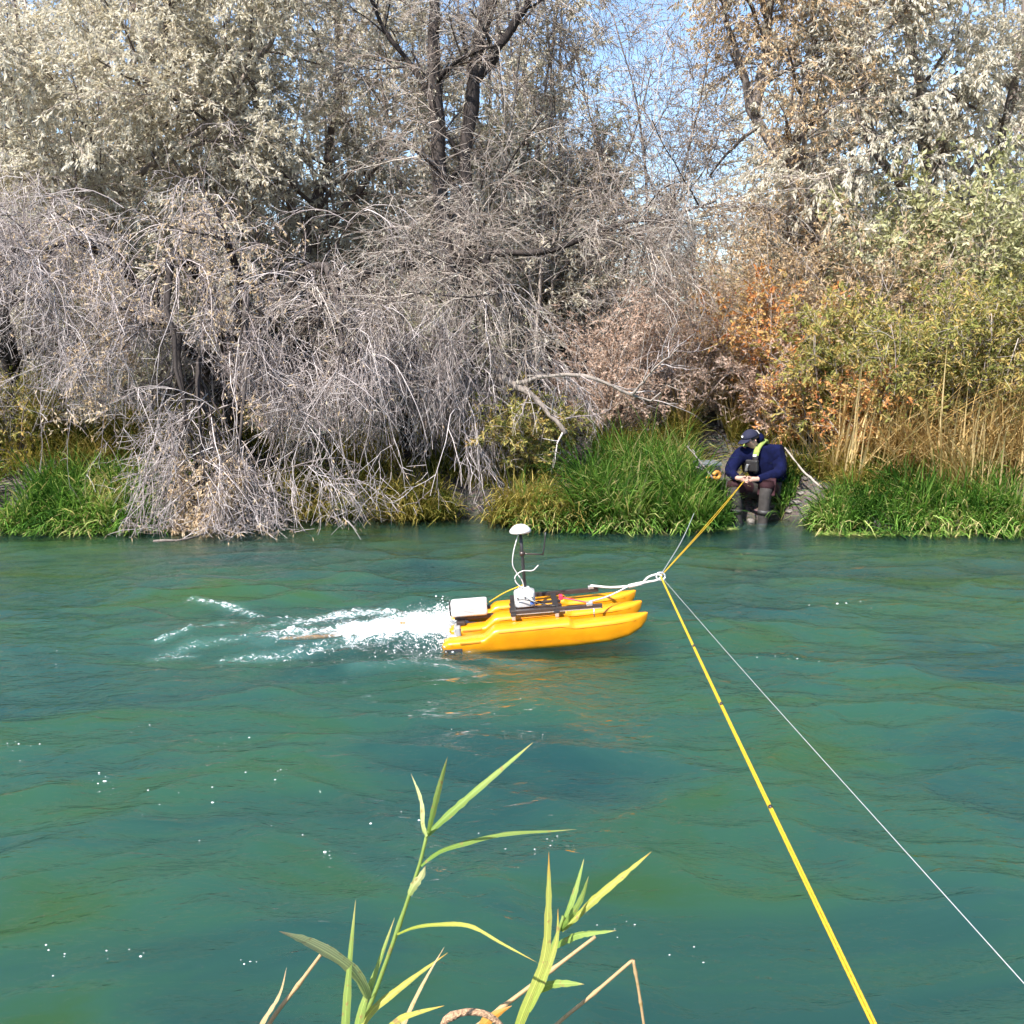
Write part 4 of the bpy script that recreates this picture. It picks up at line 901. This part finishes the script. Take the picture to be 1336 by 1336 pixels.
# cap, hair, glasses, ears
def shell(name, f, m, parent, cut):
    bm = bmesh.new(); bmesh.ops.create_uvsphere(bm, u_segments=24, v_segments=16, radius=1)
    bmesh.ops.delete(bm, geom=[v for v in bm.verts if v.co.z < cut], context='VERTS')
    for v in bm.verts: v.co = Vector(f(v.co.x, v.co.y, v.co.z)-PO)
    bmesh.ops.solidify(bm, geom=bm.faces[:], thickness=.005)
    me = bpy.data.meshes.new(name); bm.to_mesh(me); bm.free(); me.materials.append(m)
    me.polygons.foreach_set('use_smooth', [True]*len(me.polygons))
    o = bpy.data.objects.new(name, me); COL.objects.link(o); o.parent = parent; return o
cap = shell('cap', lambda x, y, z: hd(x*.112-.006, y*.094, .045+z*.095), M['navycap'], person, 0)
a = Acc(); rings = []
for k, t in enumerate(np.linspace(0, 1, 7)):
    f = .085+.095*t; w_ = .078*math.sqrt(max(1-(t*.93)**2.4, .02)); u = .052-.03*t
    y = np.linspace(-1, 1, 9)*w_; top = np.stack([hd(f-.02*(yy/.08)**2, yy, u-.018*(yy/.08)**2) for yy in y]); bot = np.stack([hd(f-.02*(yy/.08)**2, yy, u-.018*(yy/.08)**2-.006) for yy in y[::-1]])
    rings.append(np.vstack([top, bot])-PO)
loft(a, rings); a.build('brim', M['navycap'], cap)
bbox('cap_badge', (.006, .03, .024), tuple(hd(.105, .01, .085)-PO), M['white'], cap, .002, rot=(0, -.2, math.atan2(F[1], F[0])))
shell('hair', lambda x, y, z: hd(x*.1-.018-(.0 if x < 0 else .03*x), y*.091, .03+z*.075), M['hair'], person, -.35)
gl = pipe('glasses', [hd(.0, .084, .015)-PO, hd(.075, .07, .015)-PO, hd(.094, .035, .012)-PO, hd(.102, 0, .014)-PO, hd(.094, -.035, .012)-PO, hd(.075, -.07, .015)-PO, hd(0, -.084, .015)-PO], .0035, M['black'], person)
for s in (-1, 1): bbox('lens', (.008, .042, .032), tuple(hd(.092, .034*s, .006)-PO), M['black'], gl, .003, rot=(0, 0, math.atan2(F[1], F[0])))
for s in (-1, 1): skin('ear', [(*hd(-.005, .083*s, -.01), .012, .02), (*hd(-.01, .092*s, .015), .008, .016)], [(0, 1)], M['skin'], person, 0, 1)
pipe('mouth', [hd(.108, .022, -.058)-PO, hd(.113, 0, -.056)-PO, hd(.108, -.022, -.058)-PO], .004, plain('lip', (.35, .13, .11)), person)

# reel and case on the grass beside the person
rl = empty('rope_reel', tuple(px(935, 620, 13.2))); tag(rl, 'small orange rope reel on the grass at the left of the person', 'reel')
a = Acc(); an = np.linspace(0, 2*math.pi, 25); tubes(a, np.stack([.042*np.cos(an), .02*np.cos(an), .042*np.sin(an)], 1), np.full(25, .025), 8); a.build('spool', plain('orange_plastic', (.5, .22, .04), .6), rl)
pipe('handle', [(-.06, 0, .0), (-.13, 0, -.04)], .018, plain('orange_grip', (.6, .26, .03), .5), rl, 3)
bg = empty('equipment_case', tuple(px(923, 606, 13.5))); tag(bg, 'dark grey equipment case half hidden in grass behind the reel', 'case')
bbox('body', (.30, .2, .14), (0, 0, -.08), M['black'], bg, .02, 3, (0, 0, .3)); bbox('lid', (.32, .22, .05), (0, 0, .016), plain('grey_lid', (.12, .13, .14), .5), bg, .015, 3, (.08, 0, .3))

# ------------------------------------------------------------------ stones and drift round the seat
a0 = bmesh.new(); bmesh.ops.create_icosphere(a0, subdivisions=2, radius=1)
for v in a0.verts: v.co *= 1+.22*float(noise(np.array([v.co.x*1.3+5]), np.array([v.co.y*1.3+v.co.z*1.7]), 3)[0])
stm = bpy.data.meshes.new('bank_stone'); a0.to_mesh(stm); a0.free(); stm.materials.append(plain('bank_stone', (.16, .14, .125), .9, nscale=4, var=.4, bump=.6))
g = np.random.default_rng(5)
ps = []
for i in range(16):
    x, y = 3.6+g.normal(0, .30), 13.75+g.uniform(-.15, .6); s = g.uniform(.03, .08)
    if abs(x-3.45) < .2: x += .4
    ps.append((x, y, s))
so_ = Acc()
for k, (x, y, s) in enumerate(ps):
    o = bpy.data.objects.new('bank_stone', stm); COL.objects.link(o)
    o.location = (x, y, gz(x, y)+s*.15); o.scale = (s*1.4, s, s*.6); o.rotation_euler = (g.uniform(0, .4), 0, g.uniform(0, 6))
    tag(o, 'small grey brown stone on the bare bank beside the seated person', 'stone', 'stones beside the seated person')

# ------------------------------------------------------------------ reeds on the near bank
def reedmat(name, c1, c2, c3, trans=.45):
    m, nt, N, L, b = mat(name)
    at = N.new('ShaderNodeAttribute'); at.attribute_name = 'rnd'; ac = N.new('ShaderNodeAttribute'); ac.attribute_name = 'across'
    r = ramp(N, [(0, c1), (.6, c2), (.86, c2), (1, c3)]); L.new(at.outputs['Fac'], r.inputs[0])
    tc = N.new('ShaderNodeTexCoord'); n = N.new('ShaderNodeTexNoise'); n.inputs['Scale'].default_value = 55; n.inputs['Detail'].default_value = 5; L.new(tc.outputs['Object'], n.inputs['Vector'])
    sp = ramp(N, [(.60, (0, 0, 0)), (.70, (1, 1, 1))]); L.new(n.outputs['Fac'], sp.inputs[0])
    mu = N.new('ShaderNodeMix'); mu.data_type = 'RGBA'; L.new(sp.outputs[0], mu.inputs[0]); L.new(r.outputs[0], mu.inputs[6]); mu.inputs[7].default_value = (.34, .24, .09, 1)
    vm = N.new('ShaderNodeMath'); vm.operation = 'MULTIPLY'; L.new(ac.outputs['Fac'], vm.inputs[0]); vm.inputs[1].default_value = 44
    vs_ = N.new('ShaderNodeMath'); vs_.operation = 'SINE'; L.new(vm.outputs[0], vs_.inputs[0])
    vr = N.new('ShaderNodeMapRange'); vr.inputs['From Min'].default_value = -1; vr.inputs['To Min'].default_value = .72; vr.inputs['To Max'].default_value = 1.12; L.new(vs_.outputs[0], vr.inputs['Value'])
    mid = ramp(N, [(.44, (1, 1, 1)), (.5, (1.5, 1.45, 1.4)), (.56, (1, 1, 1))]); L.new(ac.outputs['Fac'], mid.inputs[0])
    m2 = N.new('ShaderNodeMix'); m2.data_type = 'RGBA'; m2.blend_type = 'MULTIPLY'; m2.inputs[0].default_value = 1; L.new(mu.outputs[2], m2.inputs[6]); L.new(vr.outputs[0], m2.inputs[7])
    m3 = N.new('ShaderNodeMix'); m3.data_type = 'RGBA'; m3.blend_type = 'MULTIPLY'; m3.inputs[0].default_value = 1; L.new(m2.outputs[2], m3.inputs[6]); L.new(mid.outputs[0], m3.inputs[7])
    L.new(m3.outputs[2], b.inputs['Base Color']); b.inputs['Roughness'].default_value = .55; b.inputs['Specular IOR Level'].default_value = .3
    tr = N.new('ShaderNodeBsdfTranslucent'); L.new(m3.outputs[2], tr.inputs[0]); mx = N.new('ShaderNodeMixShader'); mx.inputs[0].default_value = trans
    L.new(b.outputs[0], mx.inputs[1]); L.new(tr.outputs[0], mx.inputs[2]); L.new(mx.outputs[0], N['Material Output'].inputs['Surface']); return m
RG = reedmat('reed_green', (.16, .27, .045), (.29, .39, .10), (.5, .43, .18))
RP = reedmat('reed_pale', (.36, .45, .14), (.58, .60, .27), (.6, .42, .25))
RY = reedmat('reed_yellow', (.28, .34, .05), (.46, .44, .09), (.55, .34, .07))
RO = reedmat('reed_orange_tip', (.27, .35, .06), (.40, .42, .10), (.55, .25, .05))
RT = reedmat('reed_dry', (.36, .24, .11), (.48, .34, .18), (.5, .38, .22), .25)
gr2 = np.random.default_rng(21)
def blade(pts, wpx, D0, D1, m, root, name='leaf', tilt=.5, prof=None):
    n = 22; q = resample(np.array(pts, float), n); Ds = np.linspace(D0, D1, n)
    P = np.array([px(u, v, d) for (u, v), d in zip(q, Ds)])
    T = nrm(np.gradient(P, axis=0)); view = nrm(P-np.array([0, 0, CAM_H])); s = nrm(np.cross(T, view)); nn = np.cross(s, T)
    tw = tilt+np.linspace(0, gr2.uniform(-.5, .5), n); s2 = s*np.cos(tw)[:, None]+nn*np.sin(tw)[:, None]; n2 = np.cross(s2, T)
    w = .72*wpx/FPX*np.linalg.norm(P[n//2]-[0, 0, CAM_H])*.5*np.interp(np.linspace(0, 1, n), [0, .06, .3, .6, .85, 1], prof or [.45, .7, 1, .85, .42, .02])/max(math.cos(tilt), .5)
    ac = np.array([0, .25, .5, .75, 1.]); k = len(ac)
    edge = 1+.10*gr2.normal(size=(n, 1))*np.array([[1, .3, 0, .3, 1]])
    V = P[:, None]+(s2*w[:, None])[:, None]*((ac*2-1)*edge)[:, :, None]+(n2*w[:, None])[:, None]*(np.abs(ac*2-1)*.38)[None, :, None]
    i = np.arange(n-1)[:, None]*k; j = np.arange(k-1)[None]
    f = np.stack([i+j, i+j+1, i+j+k+1, i+j+k], -1).reshape(-1, 4)
    a = Acc(); a.add(V, f, None, np.repeat(np.linspace(0, 1, n), k)); o = a.build(name, m, root, local=np.array(root.location))
    q_ = o.data.attributes.new('across', 'FLOAT', 'POINT'); q_.data.foreach_set('value', np.tile(ac, n).astype(np.float32)); return o
def stalk(pts, rpx, D0, D1, m, root, name='stalk', taper=.6):
    n = 24; q = resample(np.array(pts, float), n); P = np.array([px(u, v, d) for (u, v), d in zip(q, np.linspace(D0, D1, n))])
    r = rpx/FPX*np.linalg.norm(P[0]-[0, 0, CAM_H])*np.linspace(1, taper, n)
    r = r*(1+.35*(np.arange(n) % 7 == 3)); a = Acc(); tubes(a, P, r, 8, rnd=np.array([.5])); return a.build(name, m, root, local=np.array(root.location))
def reed(label, u, D, cat='reed', name='reed_plant'):
    p = px(u, 1336, D); r = empty(name, (p[0], D, gz(p[0], D))); return tag(r, label, cat, 'reeds on the near bank')
r1 = reed('tallest green reed in the foreground with narrow leaves spreading from its stalk', 455, 2.05)
stalk([(430, 1560), (452, 1420), (471, 1336), (485, 1306), (517, 1218), (534, 1168), (548, 1126), (558, 1084)], 3.0, 2.0, 2.12, RG, r1)
blade([(556, 1092), (550, 1076), (548, 1046), (536, 1009)], 9, 2.11, 2.2, RP, r1, tilt=.9)
blade([(558, 1088), (562, 1070), (571, 1034), (584, 987)], 10, 2.12, 2.0, RG, r1)
blade([(558, 1090), (575, 1072), (622, 1030), (696, 968)], 13, 2.12, 2.25, RG, r1, tilt=.25)
blade([(549, 1130), (565, 1116), (588, 1105), (655, 1088), (720, 1084), (752, 1082)], 8, 2.1, 2.3, RG, r1, tilt=.7)
blade([(533, 1168), (540, 1155), (550, 1142), (555, 1130)], 14, 2.08, 2.05, RP, r1, tilt=.3)
blade([(518, 1219), (540, 1210), (571, 1206), (613, 1208), (655, 1231), (701, 1256)], 6.5, 2.06, 1.9, RY, r1, tilt=.4)
blade([(480, 1304), (468, 1278), (446, 1256), (404, 1231), (364, 1215)], 19, 2.02, 1.85, RP, r1, tilt=.55, prof=[.6, .8, 1, 1, .5, .02])
r2 = reed('pair of upright green reed shoots at the foot of the tallest reed', 460, 1.95)
blade([(440, 1500), (450, 1336), (456, 1252), (464, 1174)], 15, 1.93, 1.98, RG, r2, tilt=.2)
blade([(440, 1480), (467, 1336), (488, 1273), (515, 1197)], 14, 1.98, 2.05, RG, r2, tilt=.4)
blade([(430, 1420), (475, 1331), (521, 1289), (584, 1243)], 13, 1.96, 2.1, RY, r2, tilt=.5)
blade([(450, 1400), (513, 1336), (538, 1323), (580, 1312)], 11, 1.9, 1.86, RY, r2, tilt=.6)
blade([(480, 1440), (530, 1327), (555, 1277), (580, 1235)], 8, 1.9, 1.95, RT, r2, tilt=.4)
r3 = reed('dry tan reed stalk leaning at the far left of the foreground reeds', 345, 2.0)
stalk([(290, 1440), (351, 1336), (390, 1284), (428, 1233)], 3.0, 2.0, 2.05, RT, r3)
blade([(310, 1400), (341, 1336), (364, 1298), (374, 1262)], 9, 2.0, 2.02, RT, r3, tilt=.4)
r4 = reed('green reed on the right with an orange tipped upright leaf', 680, 2.15)
stalk([(650, 1430), (680, 1336), (710, 1260), (729, 1214), (735, 1195)], 3.0, 2.12, 2.2, RG, r4)
blade([(660, 1400), (678, 1333), (708, 1256), (714, 1201), (716, 1111)], 17, 2.08, 2.1, RO, r4, tilt=.25, prof=[.8, .9, 1, .9, .55, .02])
blade([(690, 1320), (712, 1270), (726, 1225), (728, 1185)], 9, 2.06, 2.1, RO, r4, tilt=.6)
blade([(730, 1214), (747, 1172), (762, 1120)], 9, 2.2, 2.25, RG, r4, tilt=.5)
blade([(731, 1214), (756, 1176), (768, 1143)], 10, 2.2, 2.12, RG, r4, tilt=.3)
blade([(732, 1214), (752, 1196), (781, 1168), (850, 1111)], 13, 2.2, 2.3, RY, r4, tilt=.3)
blade([(721, 1236), (740, 1225), (760, 1218), (804, 1214)], 11, 2.17, 2.1, RG, r4, tilt=.7)
blade([(698, 1298), (710, 1288), (727, 1283), (762, 1284)], 12, 2.12, 2.05, RG, r4, tilt=.4)
r5 = reed('long dry tan reed stalk slanting up behind the right green reed', 630, 2.3)
stalk([(560, 1385), (630, 1333), (710, 1273), (777, 1222)], 3.0, 2.28, 2.35, RT, r5, taper=.7)
blade([(600, 1380), (628, 1340), (645, 1325), (668, 1312)], 18, 2.2, 2.22, reedmat('reed_rust', (.5, .2, .03), (.6, .28, .05), (.5, .25, .08)), r5, tilt=.3)
r6 = reed('dry reed stalk snapped over into a sharp bend at the right', 727, 2.2)
stalk([(640, 1420), (727, 1336), (768, 1302), (826, 1252)], 2.4, 2.2, 2.2, RT, r6, taper=.8)
stalk([(826, 1252), (833, 1290), (840, 1336), (846, 1380)], 2.0, 2.2, 2.18, RT, r6, taper=.8)
r7 = reed('brown withered reed head curling at the bottom edge', 578, 2.05)
stalk([(560, 1420), (578, 1338), (592, 1325), (613, 1320), (638, 1325), (655, 1345), (665, 1400)], 4.4, 2.05, 2.08, plain('brown_seed_head', (.36, .22, .13), .9, nscale=150, var=.5, bump=1.), r7, 'seed_head', .8)
